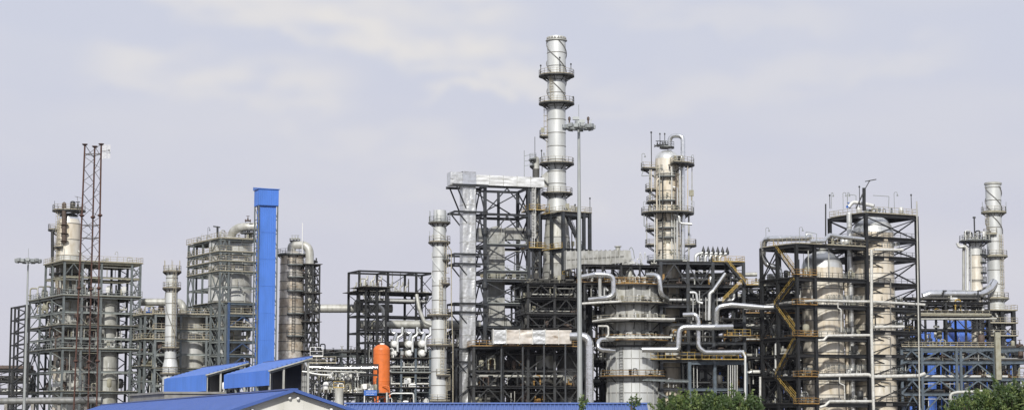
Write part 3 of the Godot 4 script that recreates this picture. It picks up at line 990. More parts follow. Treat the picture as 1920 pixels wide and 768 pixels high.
# ---------------------------------------------------------------- left centre
func drum_structure() -> void:
	var D := 395.0
	var r := fr_root("drum_structure", "tall grey structure wrapped round a huge drum left of the blue shaft", 411, 560, D, 30)
	var xs := X(r, 560, [411, 427, 452, 480])
	var zs := Z(r, 560, [411, 395, 378, 361, 351])
	var ys := H(D, [447, 471, 489, 508, 536, 566])
	var hl := loc(r, 431, 500, 402)
	var hole := [hl.x, hl.z, 4.8]
	frame(r, xs, zs, ys, {mat = "grey2", beam = "grey", cw = 0.36, bh = 0.36, decks = [0, 5], deck = "deckpale", rails = [0], strips = [1, 2, 3], rail = "railpale", front = "A..", left = ["A..V", "V..A", "A..V", "V..A", "A..V"], right = "....", hole = hole, skip = [[1, 1], [1, 2], [1, 3], [2, 0], [2, 1], [2, 2], [2, 3], [2, 4]], rw = 0.18})
	var yl := H(D, [566, 588, 613, 638, 664, 690, 720, 770])
	frame(r, [xs[1], xs[3]], [zs[0] + 0.35, zs[2], zs[4]], yl, {mat = "bluesteel", beam = "bluegrey", cw = 0.5, bh = 0.5, decks = [1, 2, 3, 4, 5], deck = "deckpale", rails = [1, 2], top = yl[0], front = ["", "A", "", "A"], rw = 0.18, over = 0.2})
	frame(r, [xs[0], xs[1] - 0.55], zs, yl, {mat = "grey2", beam = "grey", front = "AVAV", left = "VAVA", rw = 0.17, top = yl[0] - 0.5})
	for l in range(1, 7):
		gear(r, xs[1] + 0.6, xs[3] - 0.6, zs[0] - 0.5, zs[2], yl[l] + 0.13, 10, ["drum", "dark2", "pale", "railpale", "clad2"])
		runs(r, xs[1], xs[3], zs[0] - 1.0, zs[3], yl[l] + 0.6, 4, ["drum", "dark2", "clad2"])
	gear(r, xs[0], xs[3], zs[0] - 0.5, zs[1], ys[0] + 0.13, 6, ["pale", "drum"], ["riser", "cabinet", "valve"], 1.0)
	gear(r, xs[0], xs[3], zs[1], zs[3], ys[0] + 0.13, 8, ["drum", "grey2"], ["lamp", "riser", "valve"], 0.9)
	# T-shaped davit on the roof
	var b := MB.new()
	b.bar(loc(r, 407, 447, 397), loc(r, 407, 424, 397), 0.35)
	b.bar(loc(r, 399, 424, 397), loc(r, 412, 426, 397), 0.25)
	part(r, "davit", b.done(), M.dark2)
	var d := 403.0
	var v := thing("coke_drum", "huge pale grey drum wrapped by the structure left of the blue shaft", "vessel", r.transform * Vector3(hole[0], 0, hole[1]))
	var dv := -v.position.z
	shell(v, dv, [[452, 40.5], [566, 40.5], [580, 38], [600, 26], [640, 22], [780, 22]], 3.2, ["clad2", "drum2", "clad2"], 44)
	dome(v, dv, 444, 452, 40.5, "drum2")
	pipe(v, "overhead_pipe", [[432, 456, dv], [433, 442, dv - 1], [437, 433, dv - 2], [446, 427, dv - 3], [460, 425, dv - 4], [492, 425, dv - 4]], 8.2, "drum2")
	var k := MB.new()
	k.box(loc(v, 464, 437, dv - 4), Vector3(3.0, 0.25, 2.5))
	part(v, "valve_deck", k.done(), M.dark2)
	railing(v, [loc(v, 452, 436, dv - 2.5), loc(v, 478, 436, dv - 2.5)], M.railgrey)
	put(v, "valve", "valve", "brown", loc(v, 464, 417, dv - 4.5), 20, 1.3)
	put(v, "valve", "valve", "dark2", loc(v, 470, 436, dv - 4.5), 0, 1.8)
	for px in [459, 467, 475]:
		member(v, "support", loc(v, px, 450, dv - 4), loc(v, px, 424, dv - 4), 0.22, 0.22, M.dark2)

	# lower annex with the second drum
	var f := fr_root("annex_structure", "low grey annex frame between the stubby stack and the blue shaft", 290, 640, 397, 14)
	var fx := X(f, 640, [290, 338, 386, 404])
	var fy := H(397, [589, 617, 636, 662, 690, 720, 770])
	var h2 := [(fx[1] + fx[2]) / 2, -4.5, 3.0]
	frame(f, fx, [0.0, -5.0, -10.0], fy, {mat = "grey2", beam = "grey", decks = [0, 4], deck = "deckpale", rails = [0], strips = [1, 2], hole = h2, front = ["..A", "..V", "A.A", "V.V"], back = "X.X", skip = [[1, 1], [2, 1]], rw = 0.17, cw = 0.45})
	for l in 6:
		gear(f, fx[0] + 0.4, fx[1], -0.5, -6, fy[l] + 0.13, 6, ["drum", "dark2", "pale", "brown"])
		gear(f, fx[2], fx[3], -0.5, -6, fy[l] + 0.13, 5, ["drum", "dark2", "pale", "railpale"])
	var v2 := thing("process_drum", "plump pale drum in the low annex beside the stubby stack", "vessel", f.transform * Vector3(h2[0], 0, h2[1]), 0, "drums inside the grey structure")
	var d2 := -v2.position.z
	shell(v2, d2, [[592, 25], [690, 25], [780, 25]], 2.6, ["clad2", "drum2", "clad2"], 40)
	cap(v2, hgt(592, d2), 25 * d2 / F, M.drum)

func lift_tower() -> void:
	var d := 388.0
	var r := stand("lift_shaft", "tall bright blue clad shaft with a boxed head", "tower", 486, 520, d, 22)
	var s := d / F
	var w := 27.0 * s / cos(deg_to_rad(22))
	var dp := 2.4
	var y1 := hgt(384, d)
	var yh := hgt(354, d)
	for k in 9:     # cladding in lifts
		var a := y1 * k / 9
		var b := y1 * (k + 1) / 9 - 0.03
		sheet_wall(r, "wall_panel", Vector3(0, a, 0), Vector3(w, 0, 0), Vector3(0, b - a, 0), M.blue, 0.36, 0.035)
		sheet_wall(r, "wall_panel", Vector3(0, a, -dp), Vector3(0, 0, dp), Vector3(0, b - a, 0), M.blue, 0.36, 0.035)
		sheet_wall(r, "wall_panel", Vector3(w, a, 0), Vector3(0, 0, -dp), Vector3(0, b - a, 0), M.blue, 0.36, 0.035)
		sheet_wall(r, "wall_panel", Vector3(w, a, -dp), Vector3(-w, 0, 0), Vector3(0, b - a, 0), M.blue, 0.36, 0.035)
	for q in [[-0.02, 0.04], [w + 0.02, 0.04], [-0.02, -dp - 0.04], [w + 0.02, -dp - 0.04]]:
		member(r, "corner_trim", Vector3(q[0], 0, q[1]), Vector3(q[0], y1 - 0.12, q[1]), 0.16, 0.12, M.blue, "box")
	for k in range(1, 9):
		var yf := y1 * k / 9
		var fb := MB.new()
		fb.box(Vector3(w / 2, yf - 0.015, 0.05), Vector3(w - 0.2, 0.12, 0.03))
		part(r, "lap_flashing", fb.done(), M.blue)
	# head: four walls and a roof that falls to the left
	var x0 := -0.55
	var x1 := w + 0.5
	var z0 := 0.5
	var z1 := -dp - 0.8
	var hd := Node3D.new()
	hd.name = "machine_room"
	r.add_child(hd)
	sheet_wall(hd, "wall_panel", Vector3(x0, y1, z0), Vector3(x1 - x0, 0, 0), Vector3(0, yh - y1, 0), M.blue, 0.36, 0.035)
	sheet_wall(hd, "wall_panel", Vector3(x0, y1, z1), Vector3(0, 0, z0 - z1), Vector3(0, yh - y1, 0), M.blue, 0.36, 0.035)
	sheet_wall(hd, "wall_panel", Vector3(x1, y1, z0), Vector3(0, 0, z1 - z0), Vector3(0, yh - y1, 0), M.blue, 0.36, 0.035)
	sheet_wall(hd, "wall_panel", Vector3(x1, y1, z1), Vector3(x0 - x1, 0, 0), Vector3(0, yh - y1, 0), M.blue, 0.36, 0.035)
	var b := MB.new()
	var o := 0.22
	var ya := yh - 0.05
	b.hexa([Vector3(x0 - o, ya, z1 - o), Vector3(x1 + o, ya, z1 - o), Vector3(x1 + o, ya, z0 + o), Vector3(x0 - o, ya, z0 + o),
		Vector3(x0 - o, ya + 0.75, z1 - o), Vector3(x1 + o, ya + 0.6, z1 - o), Vector3(x1 + o, ya + 0.12, z0 + o), Vector3(x0 - o, ya + 0.15, z0 + o)])
	part(hd, "roof", b.done(), M.blue)
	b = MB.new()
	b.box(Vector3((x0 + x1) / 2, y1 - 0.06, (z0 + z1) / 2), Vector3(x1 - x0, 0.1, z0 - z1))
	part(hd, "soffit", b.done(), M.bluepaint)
	# guide legs either side
	for sx in [x0 + 0.1, x1 - 0.1]:
		for z in [z0 - 0.3, z1 + 0.3]:
			member(r, "leg", Vector3(sx, 0, z), Vector3(sx, y1 - 0.12, z), 0.24, 0.24, M.grey2)
		var n := 17
		for k in n:
			var ya2 := y1 * k / n
			var yb := y1 * (k + 1) / n - 0.2
			member(r, "brace", Vector3(sx, ya2, z0 - 0.3), Vector3(sx, yb, z1 + 0.3), 0.1, 0.1, M.grey2, "box")
			var wall_x := 0.0 if sx < w / 2 else w
			member(r, "tie", Vector3(sx, ya2, z0 - 0.35), Vector3(wall_x, ya2, -0.02), 0.16, 0.16, M.grey2, "box")
			member(r, "rung", Vector3(sx, ya2, z0 - 0.3), Vector3(sx, ya2, z1 + 0.3), 0.14, 0.14, M.grey2, "box")

func patched_column() -> void:
	var d := 404.0
	var r := stand("patched_column", "stained silver column with patched cladding right of the blue shaft", "column", 546, 580, d)
	shell(r, d, [[480, 22], [560, 23], [640, 24], [800, 24]], 2.0, ["patchy", "patchy2", "patchy3", "patchy2", "patchy"], 36)
	dome(r, d, 470, 480, 22, "patchy2")
	platform(r, d, 479, 20, 28, 0, 360, "railgrey", "dark")
	for y in [499, 522, 548, 590, 632]:
		platform(r, d, y, 24, 31, -20, 100, "railgrey", "dark")
	ladder(r, d, 479, 660, 24, 75, "dark2")
	pipe(r, "overhead_pipe", [[546, 474, d], [546, 459, d], [580, 459, d - 1], [580, 570, d - 1], [590, 578, d - 1], [700, 578, d + 1], [735, 578, d + 2]], 8.0, "drum2")
	var b := MB.new()
	b.box(loc(r, 553, 452, d), Vector3(2.2, 0.2, 1.8))
	part(r, "top_deck", b.done(), M.dark2)
	for k in 3: put(r, "relief_valve", "valve", "drum", loc(r, 547 + 5.5 * k, 451, d), 30, 1.1)
	pole(r, "lightning_rod", loc(r, 566, 476, d - 2), 6.6, 0.09, "white", false)
	var k := fr_root("braced_tower", "dark close-braced lattice frame right of the patched silver column", 572, 580, 401, 20)
	var xs := X(k, 580, [572, 585, 598])
	var lv := []
	for i in 16: lv.append(495 + i * 18)
	frame(k, xs, [0.0, -4.2], H(401, lv), {mat = "dark2", cw = 0.3, bw = 0.2, bh = 0.3, front = ["AV", "VA"], right = "/", back = "VA", rw = 0.15, decks = [0, 3, 6, 9], deck = "deck"})
	for l in 10: gear(k, xs[0], xs[2], -0.8, -3.5, hgt(495 + l * 18, 401) + 0.1, 2, ["dark2", "drum", "brown"])

# ---------------------------------------------------------------- foreground roofs
func canopy(label: String, px: float, py: float, d: float, span: float, length: float, rise: float, fascia: float) -> void:
	var p := P(px, py, d)
	var r := thing("canopy_shed", label, "shed", Vector3(p.x, 0, p.z), 20, "blue canopy sheds")
	var y := p.y
	var sl := Vector3(span, rise, 0)
	var n := 10
	for k in n:                                   # roof sheets
		sheet_wall(r, "roof_sheet", Vector3(0, y, -length * k / n), sl, Vector3(0, 0, -length / n + 0.02), M.blue, 0.5, 0.05, 0.06)
		sheet_wall(r, "fascia_panel", Vector3(-0.03, y - fascia, -length * (k + 1) / n + 0.02), Vector3(0, 0, length / n - 0.02), Vector3(0, fascia, 0), M.blue, 0.5, 0.05, 0.06)
	var b := MB.new()
	b.bar(Vector3(-0.1, y - 0.12, 0.06), Vector3(span + 0.1, y + rise - 0.12, 0.06), 0.06, 0.14)
	part(r, "verge_trim", b.done(), M.drum)
	b = MB.new()
	b.bar(Vector3(span + 0.05, y + rise + 0.06, 0.1), Vector3(span + 0.05, y + rise + 0.06, -length), 0.1, 0.16)
	part(r, "ridge_trim", b.done(), M.blueroof)
	sheet_wall(r, "rear_wall", Vector3(span * 0.9, 0, -2.5), Vector3(0, 0, -length + 3.0), Vector3(0, y + rise * 0.9 - 0.35, 0), M.dark2, 0.5, 0.05, 0.06)
	for k in 5:
		var z := -0.35 - (length - 0.7) * k / 4
		for f in [0.03, 0.36, 0.94]:
			member(r, "post", Vector3(span * f, 0, z), Vector3(span * f, y + rise * f - 0.2, z), 0.2, 0.2, M.drum if k == 0 else M.grey)
		member(r, "rafter", Vector3(0.1, y - 0.25, z), Vector3(span, y + rise - 0.25, z), 0.15, 0.3, M.grey)

func rooftops() -> void:
	canopy("smaller blue canopy shed farther left, below the stubby stack", 386, 701, 234, 5.1, 30, 1.5, 2.05)
	canopy("nearer blue canopy shed with open end, below the blue shaft", 504, 693, 205, 4.65, 24, 1.43, 1.65)
	# concrete basin and settling tank under and behind them
	var b := MB.new()
	var w := stand("basin_wall", "low grey concrete wall under the two blue canopies", "wall", 430, 737, 228, 20)
	b.box(Vector3(-1.0, hgt(738, 228) / 2, -13), Vector3(13.5, hgt(738, 228), 26))
	part(w, "wall_block", b.done(), M.concrete)
	b = MB.new()
	b.box(Vector3(-1.0, hgt(738, 228) + 0.12, -13), Vector3(13.9, 0.24, 26.4))
	part(w, "coping", b.done(), M.concrete)
	for k in 3: put(w, "vent", "pot", "white", Vector3(-0.5 + k * 0.7, hgt(738, 228) + 0.2, -0.6), 0, 0.7)
	var t := stand("settling_tank", "squat grey ribbed tank behind the nearer blue canopy", "tank", 541, 720, 246)
	shell(t, 246, [[705, 37], [715, 37], [725, 37], [800, 37]], 1.1, ["panel", "panel2"], 48)
	cap(t, hgt(705, 246), 37 * 246 / F, M.panel)
	for k in 40:
		var a := TAU * k / 40
		var R := 37.0 * 246 / F + 0.03
		member(t, "stiffener", Vector3(cos(a) * R, 0, sin(a) * R), Vector3(cos(a) * R, hgt(705, 246), sin(a) * R), 0.08, 0.08, M.panel2, "box")

	# warehouse with the pale gable
	var d := 120.0
	var p := P(548, 731, d)
	var r := thing("warehouse", "beige gabled warehouse with dark blue roof at the bottom edge", "warehouse", Vector3(p.x, 0, p.z), 17)
	var hw := 10.0
	var rise := 3.25
	var y := p.y
	var L := 135.0
	b = MB.new()
	b.quad(Vector3(-hw + 0.3, 0, 0), Vector3(hw - 0.3, 0, 0), Vector3(hw - 0.3, y - rise, 0), Vector3(-hw + 0.3, y - rise, 0))
	b.tri(Vector3(-hw + 0.3, y - rise, 0), Vector3(hw - 0.3, y - rise, 0), Vector3(0, y - 0.12, 0))
	for s in [-1, 1]:
		b.quad(Vector3(s * (hw - 0.3), 0, -L), Vector3(s * (hw - 0.3), 0, 0), Vector3(s * (hw - 0.3), y - rise, 0), Vector3(s * (hw - 0.3), y - rise, -L))
	part(r, "wall", b.done(), M.beige)
	for k in 14:                                   # faint vertical laps of the gable cladding
		var x := -8.4 + k * 1.3
		member(r, "lap_joint", Vector3(x, 0, 0.012), Vector3(x, y - 0.3 - absf(x) * rise / hw, 0.012), 0.03, 0.02, M.beige, "box")
	var ns := 27
	for k in ns:
		var z := 0.45 - L * k / ns
		sheet_roof(r, Vector3(-hw - 0.4, y - rise - 0.13, z), Vector3(hw + 0.4, rise + 0.13, 0), L / ns - 0.02, 1)
		sheet_roof(r, Vector3(hw + 0.4, y - rise - 0.13, z), Vector3(-hw - 0.4, rise + 0.13, 0), L / ns - 0.02, -1)
	b = MB.new()
	b.bar(Vector3(-hw - 0.4, y - rise - 0.2, 0.5), Vector3(0, y - 0.0, 0.5), 0.08, 0.2)
	part(r, "verge_trim", b.done(), M.blueroof)
	b = MB.new()
	b.bar(Vector3(hw + 0.4, y - rise - 0.2, 0.5), Vector3(0, y - 0.0, 0.5), 0.08, 0.2)
	part(r, "verge_trim", b.done(), M.blueroof)
	b = MB.new()
	b.bar(Vector3(0, y + 0.06, 0.55), Vector3(0, y + 0.06, -L), 0.5, 0.1)
	part(r, "ridge_cap", b.done(), M.blueroof)
	for x in [-0.2, 0.32, -2.55, 2.45, -5.5, 5.4]:
		b = MB.new()
		b.lathe(Vector3(x, y - 0.42 - absf(x) * rise / hw, 0.16), [[0.02, -0.11], [0.09, -0.06], [0.11, 0.0], [0.09, 0.06], [0.02, 0.1]], 10, true)
		part(r, "wall_lamp", b.done(), M.white)

	# long roof along the bottom
	d = 150.0
	p = P(650, 757, d)
	var q := P(1214, 757, d)
	r = thing("long_shed", "long low blue ribbed roof along the bottom centre", "shed", Vector3(p.x, 0, p.z))
	var n := 18
	var W := q.x - p.x
	for k in n:
		sheet_wall(r, "roof_sheet", Vector3(W * k / n, p.y - 2.2, 6.2), Vector3(W / n - 0.015, 0, 0), Vector3(0, 2.2, -6.2), M.rooftile, 0.3, 0.06, 0.08)
		sheet_wall(r, "roof_sheet", Vector3(W * (k + 1) / n - 0.015, p.y - 2.2, -6.2), Vector3(-W / n + 0.015, 0, 0), Vector3(0, 2.2, 6.2), M.rooftile, 0.3, 0.06, 0.08)
	b = MB.new()
	b.bar(Vector3(-0.2, p.y + 0.06, 0), Vector3(W + 0.2, p.y + 0.06, 0), 0.6, 0.12)
	part(r, "ridge_cap", b.done(), M.rooftile)
	b = MB.new()
	b.box(Vector3(W / 2, (p.y - 2.4) / 2, 0), Vector3(W - 0.4, p.y - 2.4, 11.8))
	part(r, "wall", b.done(), M.beige)

func sheet_roof(r: Node3D, eave: Vector3, up: Vector3, depth: float, side: int) -> void:
	if side > 0: sheet_wall(r, "roof_sheet", eave + Vector3(0, 0, -depth), Vector3(0, 0, depth), up, M.blueroof, 0.42, 0.05, 0.08)
	else: sheet_wall(r, "roof_sheet", eave, Vector3(0, 0, -depth), up, M.blueroof, 0.42, 0.05, 0.08)

# ---------------------------------------------------------------- middle ground left of the flue gas duct
func mid_process() -> void:
	var D := 396.0
	var r := fr_root("cooler_structure", "open dark frame with a row of relief valves left of the slender stack", 673, 560, D, 24)
	var xs := X(r, 560, [673, 727, 780, 812])
	var zs := Z(r, 560, [673, 653])
	var ys := H(D, [506, 546, 590, 622, 660, 700, 740])
	frame(r, xs, zs, ys, {mat = "dark", cw = 0.42, bw = 0.28, bh = 0.36, decks = [1, 4], deck = "deck", over = 1.0, front = ["..X", "..X", "..X", "X.."], back = [".X.", "X.X", "...", ".X."], rw = 0.13})
	for k in 4: put(r, "relief_valve", "gooseneck", "drum", Vector3(along(r, 733 + k * 10, 546, Vector3.RIGHT), ys[1] + 0.13, -1.0), 0, 0.95)
	for k in 5: put(r, "relief_valve", "gooseneck", "drum", Vector3(along(r, 676 + k * 9, 546, Vector3.RIGHT), ys[1] + 0.13, -4.0), 25, 0.9)
	gear(r, xs[0], xs[3], -0.4, zs[1], ys[1] + 0.13, 12, ["drum2", "pale", "dark2"], ["valve", "riser", "valve"], 0.9)
	runs(r, xs[0], xs[3], -0.5, zs[1], ys[1] - 2.0, 5, ["drum", "clad2", "dark2"], 0.25, 0.4)
	pipe(r, "pipe", [[781, 552, 396], [786, 580, 395], [796, 604, 395], [812, 610, 395]], 3.6, "drum")
	pipe(r, "pipe", [[690, 556, 393], [718, 580, 393], [721, 622, 393]], 3.4, "clad2")
	var g := fr_root("valve_stand", "darker braced stand in front of the open frame, above the orange vessel", 685, 600, 384, 24)
	var gx := X(g, 600, [685, 706, 723])
	var gy := H(384, [538, 562, 590, 616, 640, 680, 740])
	frame(g, gx, [0.0, -5.0], gy, {mat = "dark", cw = 0.36, bw = 0.26, bh = 0.34, decks = [0], over = 1.3, front = ["..", "X.", "/X", ".A"], back = "./", rw = 0.15})
	for k in 3: put(g, "relief_valve", "gooseneck", "drum2", Vector3(gx[0] + k * 1.5, gy[0] + 0.13, -1.0), 0, 1.0)
	gear(g, gx[0], gx[2], 0.8, -4.5, gy[0] + 0.13, 6, ["drum2", "pale", "brown"], ["valve", "riser"], 0.9)
	for l in range(1, 6): gear(g, gx[0], gx[2], -0.4, -4.5, gy[l] + 0.1, 4, ["drum2", "pale", "dark2", "drum"], ["valve", "riser", "cabinet"], 0.9)

	var h := stand("header_pipe", "fat grey header pipe crossing behind the slender stack", "pipe", 750, 608, 400)
	pipe(h, "pipe", [[676, 608, 398], [900, 608, 403]], 8.2, "drum")
	var b := MB.new()
	var c := loc(h, 676, 608, 398)
	var pr := []
	for k in 9: pr.append([maxf(0.01, sin(PI * k / 8) * 0.92), -cos(PI * k / 8) * 0.92])
	b.lathe(c, pr, 18, true)
	part(h, "end_cap", b.done(), M.drum)
	for px in [700, 760, 830]: member(h, "support", loc(h, px, 700, 400) * Vector3(1, 0, 1), loc(h, px, 616, 400), 0.4, 0.4, M.dark)
	# exchangers with white channel heads
	var e0: Node3D = null
	var es := [[738, 645], [766, 645], [791, 644], [738, 662], [766, 662], [791, 662]]
	var names := ["upper left white-headed exchanger right of the orange vessel", "upper middle white-headed exchanger behind the orange vessel", "upper right white-headed exchanger beside the slender stack",
		"lower left white-headed exchanger right of the orange vessel", "lower middle white-headed exchanger behind the orange vessel", "lower right white-headed exchanger beside the slender stack"]
	for k in 6:
		var p := P(es[k][0], es[k][1], 392)
		var x: Node3D
		if e0 == null:
			x = thing("heat_exchanger", names[k], "heat exchanger", p, 30, "white-headed exchangers")
			e0 = x
			var sh := MB.new()
			sh.tube(PackedVector3Array([Vector3(0, 0, -0.2), Vector3(0, 0, -6.5)]), 0.68, 16)
			part(x, "shell", sh.done(), M.sooty)
			sh = MB.new()
			sh.tube(PackedVector3Array([Vector3(0, 0, 0.02), Vector3(0, 0, -0.26)]), 0.86, 18)
			part(x, "flange", sh.done(), M.drum)
			sh = MB.new()
			sh.tube(PackedVector3Array([Vector3(0, 0, 0.02), Vector3(0, 0, 0.45)]), 0.68, 16, false)
			var prof := []
			for q in 6: prof.append([cos(PI / 2 * q / 5) * 0.68 + 0.002, sin(PI / 2 * q / 5) * 0.4])
			var sh2 := MB.new()
			sh2.lathe(Vector3.ZERO, prof, 16, true)
			part(x, "channel_head", sh.done(), M.white)
			part(x, "head_cap", sh2.done(), M.white, Transform3D(Basis(Vector3.RIGHT, PI / 2), Vector3(0, 0, 0.45)))
			sh = MB.new()
			sh.tube(PackedVector3Array([Vector3(0, 0.5, -0.9), Vector3(0, 1.0, -0.9)]), 0.25, 8)
			sh.tube(PackedVector3Array([Vector3(0, 0.95, -0.9), Vector3(0, 1.05, -0.9)]), 0.4, 8)
			part(x, "nozzle", sh.done(), M.drum2)
			sh = MB.new()
			for z in [-1.5, -5.2]: sh.box(Vector3(0, -0.85, z), Vector3(0.9, 0.5, 0.25))
			part(x, "saddle", sh.done(), M.dark)
		else:
			x = e0.duplicate()
			x.name = numbered("heat_exchanger")
			add_child(x)
			x.position = p
			x.set_meta("label", names[k])
	var f := fr_root("exchanger_frame", "blue-grey column frame carrying the white-headed exchangers", 727, 680, 391, 10)
	var fx := X(f, 680, [727, 752, 779, 806])
	var fy := H(391, [653, 671, 699, 726, 760])
	frame(f, fx, [0.0, -4.0, -8.0], fy, {mat = "bluegrey", beam = "dark2", cw = 0.4, bw = 0.25, bh = 0.26, decks = [1, 2, 3], deck = "deck", rails = [2], rail = "railgrey", rw = 0.15, back = "XAX"})
	for l in range(1, 5): gear(f, fx[0] - 2, fx[3] + 3, 1.0, -5, fy[l] + 0.13, 34, ["drum2", "pale", "clad", "dark2", "brown", "white", "clad2"], ["valve", "riser", "pump", "pot", "cabinet", "valve", "riser"], 1.0)
	for k in 3:
		var px: float = [738, 766, 791][k]
		pipe(f, "pipe", [[px - 6, 616, 393], [px - 4, 624, 393], [px + 5, 624, 393], [px, 640, 392]], 3.2, "shiny")
		pipe(f, "pipe", [[px + 7, 660, 391], [px + 7, 632, 393], [px + 16, 628, 393], [px + 16, 614, 394]], 2.5, "clad")
	runs(f, fx[0], fx[3] + 2, 0.4, -5, fy[2] + 1.0, 6, ["clad", "clad2", "insul", "dark2"], 0.15, 0.3)
	runs(f, fx[0], fx[3] + 2, 0.4, -5, fy[3] + 0.6, 5, ["clad", "clad2", "insul", "dark2"], 0.15, 0.3)
	pipe(f, "pipe", [[728, 742, 384], [735, 737, 384], [775, 737, 384], [776, 768, 384]], 1.5, "clad2")

	# orange vessel
	var d := 352.0
	var o := stand("orange_vessel", "tall orange capsule-shaped vessel left of the slender stack", "vessel", 715, 690, d)
	shell(o, d, [[656, 15.5], [736, 15.5]], 9.0, ["orange"], 40, false, "shell")
	dome(o, d, 645, 656, 15.5, "orange")
	b = MB.new()
	b.tube(PackedVector3Array([Vector3(0.1, hgt(647, d), 0), Vector3(0.1, hgt(643, d), 0)]), 0.45, 12)
	part(o, "top_nozzle", b.done(), M.white)
	for k in 4:
		var a := TAU * k / 4 + 0.5
		member(o, "leg", Vector3(cos(a) * 1.2, 0, sin(a) * 1.2), Vector3(cos(a) * 1.3, hgt(728, d), sin(a) * 1.3), 0.4, 0.4, M.orange, "box")
	dome_down(o, d, 736, 746, 15.5, "orange")
	for y in [664, 714]:
		b = MB.new()
		var R := 15.5 * d / F
		b.lathe(Vector3.ZERO, [[R, hgt(y, d) - 0.06], [R + 0.04, hgt(y, d)], [R, hgt(y, d) + 0.06]], 40)
		part(o, "weld_ring", b.done(), M.orange)
	pipe(o, "pipe", [[716, 722, 350], [729, 724, 350], [731, 745, 350]], 1.0, "orange", false)

	# pump skid with the pipe bridge and the blue sign
	D = 332.0
	var s := fr_root("pump_skid", "cluttered low pipe skid under the long silver pipe, left of the orange vessel", 590, 710, D, 4)
	var sx := X(s, 710, [575, 598, 640, 672, 706])
	var sy := H(D, [660, 690, 712, 737, 765])
	frame(s, [sx[0], sx[1]], [0.0, -4.0], H(D, [662, 682, 702, 730, 760]), {mat = "dark2", cw = 0.24, bw = 0.16, bh = 0.22, front = "X", left = "X", back = "X", rw = 0.14})
	frame(s, [sx[2], sx[3], X(s, 710, [727])[0]], [0.0, -5.0], [sy[3], sy[4]], {mat = "dark", cw = 0.3, decks = [0], over = 0.6, front = "XX", rw = 0.14})
	frame(s, [sx[3] - 1.0, sx[4] + 0.2], [0.6, -2.4], H(D, [682, 690, 701, 736]), {mat = "dark", cw = 0.26, bw = 0.2, bh = 0.24, foot = sy[3]})
	pipe(s, "pipe", [[568, 672, D - 1], [575, 688, D - 1], [640, 690, D - 1], [708, 689, D - 1]], 2.8, "shiny")
	pipe(s, "pipe", [[580, 696, D - 2], [600, 695, D - 2], [660, 697, D - 2], [686, 698, D - 2]], 1.3, "drum")
	pipe(s, "pipe", [[602, 690, D], [602, 662, D], [655, 658, D], [660, 672, D]], 0.8, "dark2", false)
	pipe(s, "pipe", [[628, 690, D], [629, 668, D], [660, 667, D], [662, 690, D]], 0.8, "dark2", false)
	pipe(s, "pipe", [[566, 696, D - 3], [577, 697, D - 3], [582, 699, D - 3], [600, 702, D - 3], [620, 703, D - 3]], 1.7, "clad2")
	gear(s, sx[1], sx[4], 0.5, -4.5, sy[3] + 0.13, 90, ["drum2", "pale", "clad", "brown", "white", "clad2", "railpale"], ["valve", "riser", "pot", "pump", "valve", "riser", "cabinet"], 0.95)
	gear(s, sx[1], sx[3], 0.5, -4.5, hgt(712, D), 46, ["drum2", "pale", "clad", "dark2", "white"], ["valve", "riser", "riser", "cabinet"], 0.9)
	for k in 9: member(s, "post", Vector3(lerpf(sx[1], sx[4], k / 8.0), 0, -2.0 + (k % 3)), Vector3(lerpf(sx[1], sx[4], k / 8.0), hgt(690 + (k % 3) * 9, D), -2.0 + (k % 3)), 0.16, 0.16, M.railgrey if k % 2 else M.dark2)
	railing(s, [Vector3(sx[0], hgt(681, D), 0.8), Vector3(sx[2] - 1, hgt(681, D), 0.8)], M.railpale)
	railing(s, [Vector3(sx[1] - 1.6, hgt(668, D), 0.3), Vector3(sx[1] + 0.6, hgt(668, D), 0.3)], M.white, false, 1.6)
	b = MB.new()
	b.tube(PackedVector3Array([loc(s, 635, 790, D - 3), loc(s, 635, 727, D - 3)]), 0.75, 16)
	part(s, "pump_barrel", b.done(), M.drum2)
	railing(s, [loc(s, 625, 727, D - 3.5), loc(s, 645, 727, D - 3.5), loc(s, 645, 727, D - 1)], M.railyellow)
	pipe(s, "pipe", [[683, 768, D - 3], [683, 742, D - 3], [690, 736, D - 3]], 1.2, "white", false)
	pipe(s, "pipe", [[725, 768, D - 3], [725, 735, D - 3]], 1.6, "insul", false)
	# sign
	var q := P(682, 741, 328)
	var q2 := P(706.5, 731, 328)
	var n := thing("sign_board", "small blue sign board with two rows of white lettering below the orange vessel", "sign", Vector3(q.x, 0, q.z))
	b = MB.new()
	b.box(Vector3((q2.x - q.x) / 2, (q.y + q2.y) / 2, 0), Vector3(q2.x - q.x, q2.y - q.y, 0.06))
	part(n, "panel", b.done(), M.bluepaint)
	for x in [0.2, q2.x - q.x - 0.2]: member(n, "post", Vector3(x, 0, -0.08), Vector3(x, q2.y, -0.08), 0.08, 0.08, M.dark2, "box")
	for row in 2:
		var t := MB.new()
		for k in (9 if row == 0 else 7):
			var x0 := 0.42 + k * 0.2
			var yy: float = q.y + (0.6 if row == 0 else 0.22)
			t.box(Vector3(x0, yy, 0.036), Vector3(0.03, 0.15, 0.01))
			t.box(Vector3(x0 + 0.055, yy + 0.05, 0.036), Vector3(0.08, 0.028, 0.01))
			t.box(Vector3(x0 + 0.055, yy - 0.035 + 0.02 * (k % 3), 0.036), Vector3(0.08, 0.028, 0.01))
		part(n, "lettering", t.done(), M.white)

	# slender stack
	d = 380.0
	var w := stand("slender_stack", "slender grey stack with ring platforms left of the crumpled silver duct", "stack", 823, 570, d)
	shell(w, d, [[394, 11.5], [418, 11.5], [455, 12.5], [590, 13.8], [645, 14.3], [800, 15]], 2.7, ["stack", "stack2", "stack"], 32)
	platform(w, d, 418, 11.5, 21, 0, 360, "railgrey", "deck")
	platform(w, d, 455, 12.5, 21, 0, 360, "railpale", "deck")
	platform(w, d, 488, 13, 21, -60, 60, "railgrey", "deck")
	platform(w, d, 533, 13, 21, -60, 70, "railpale", "deck")
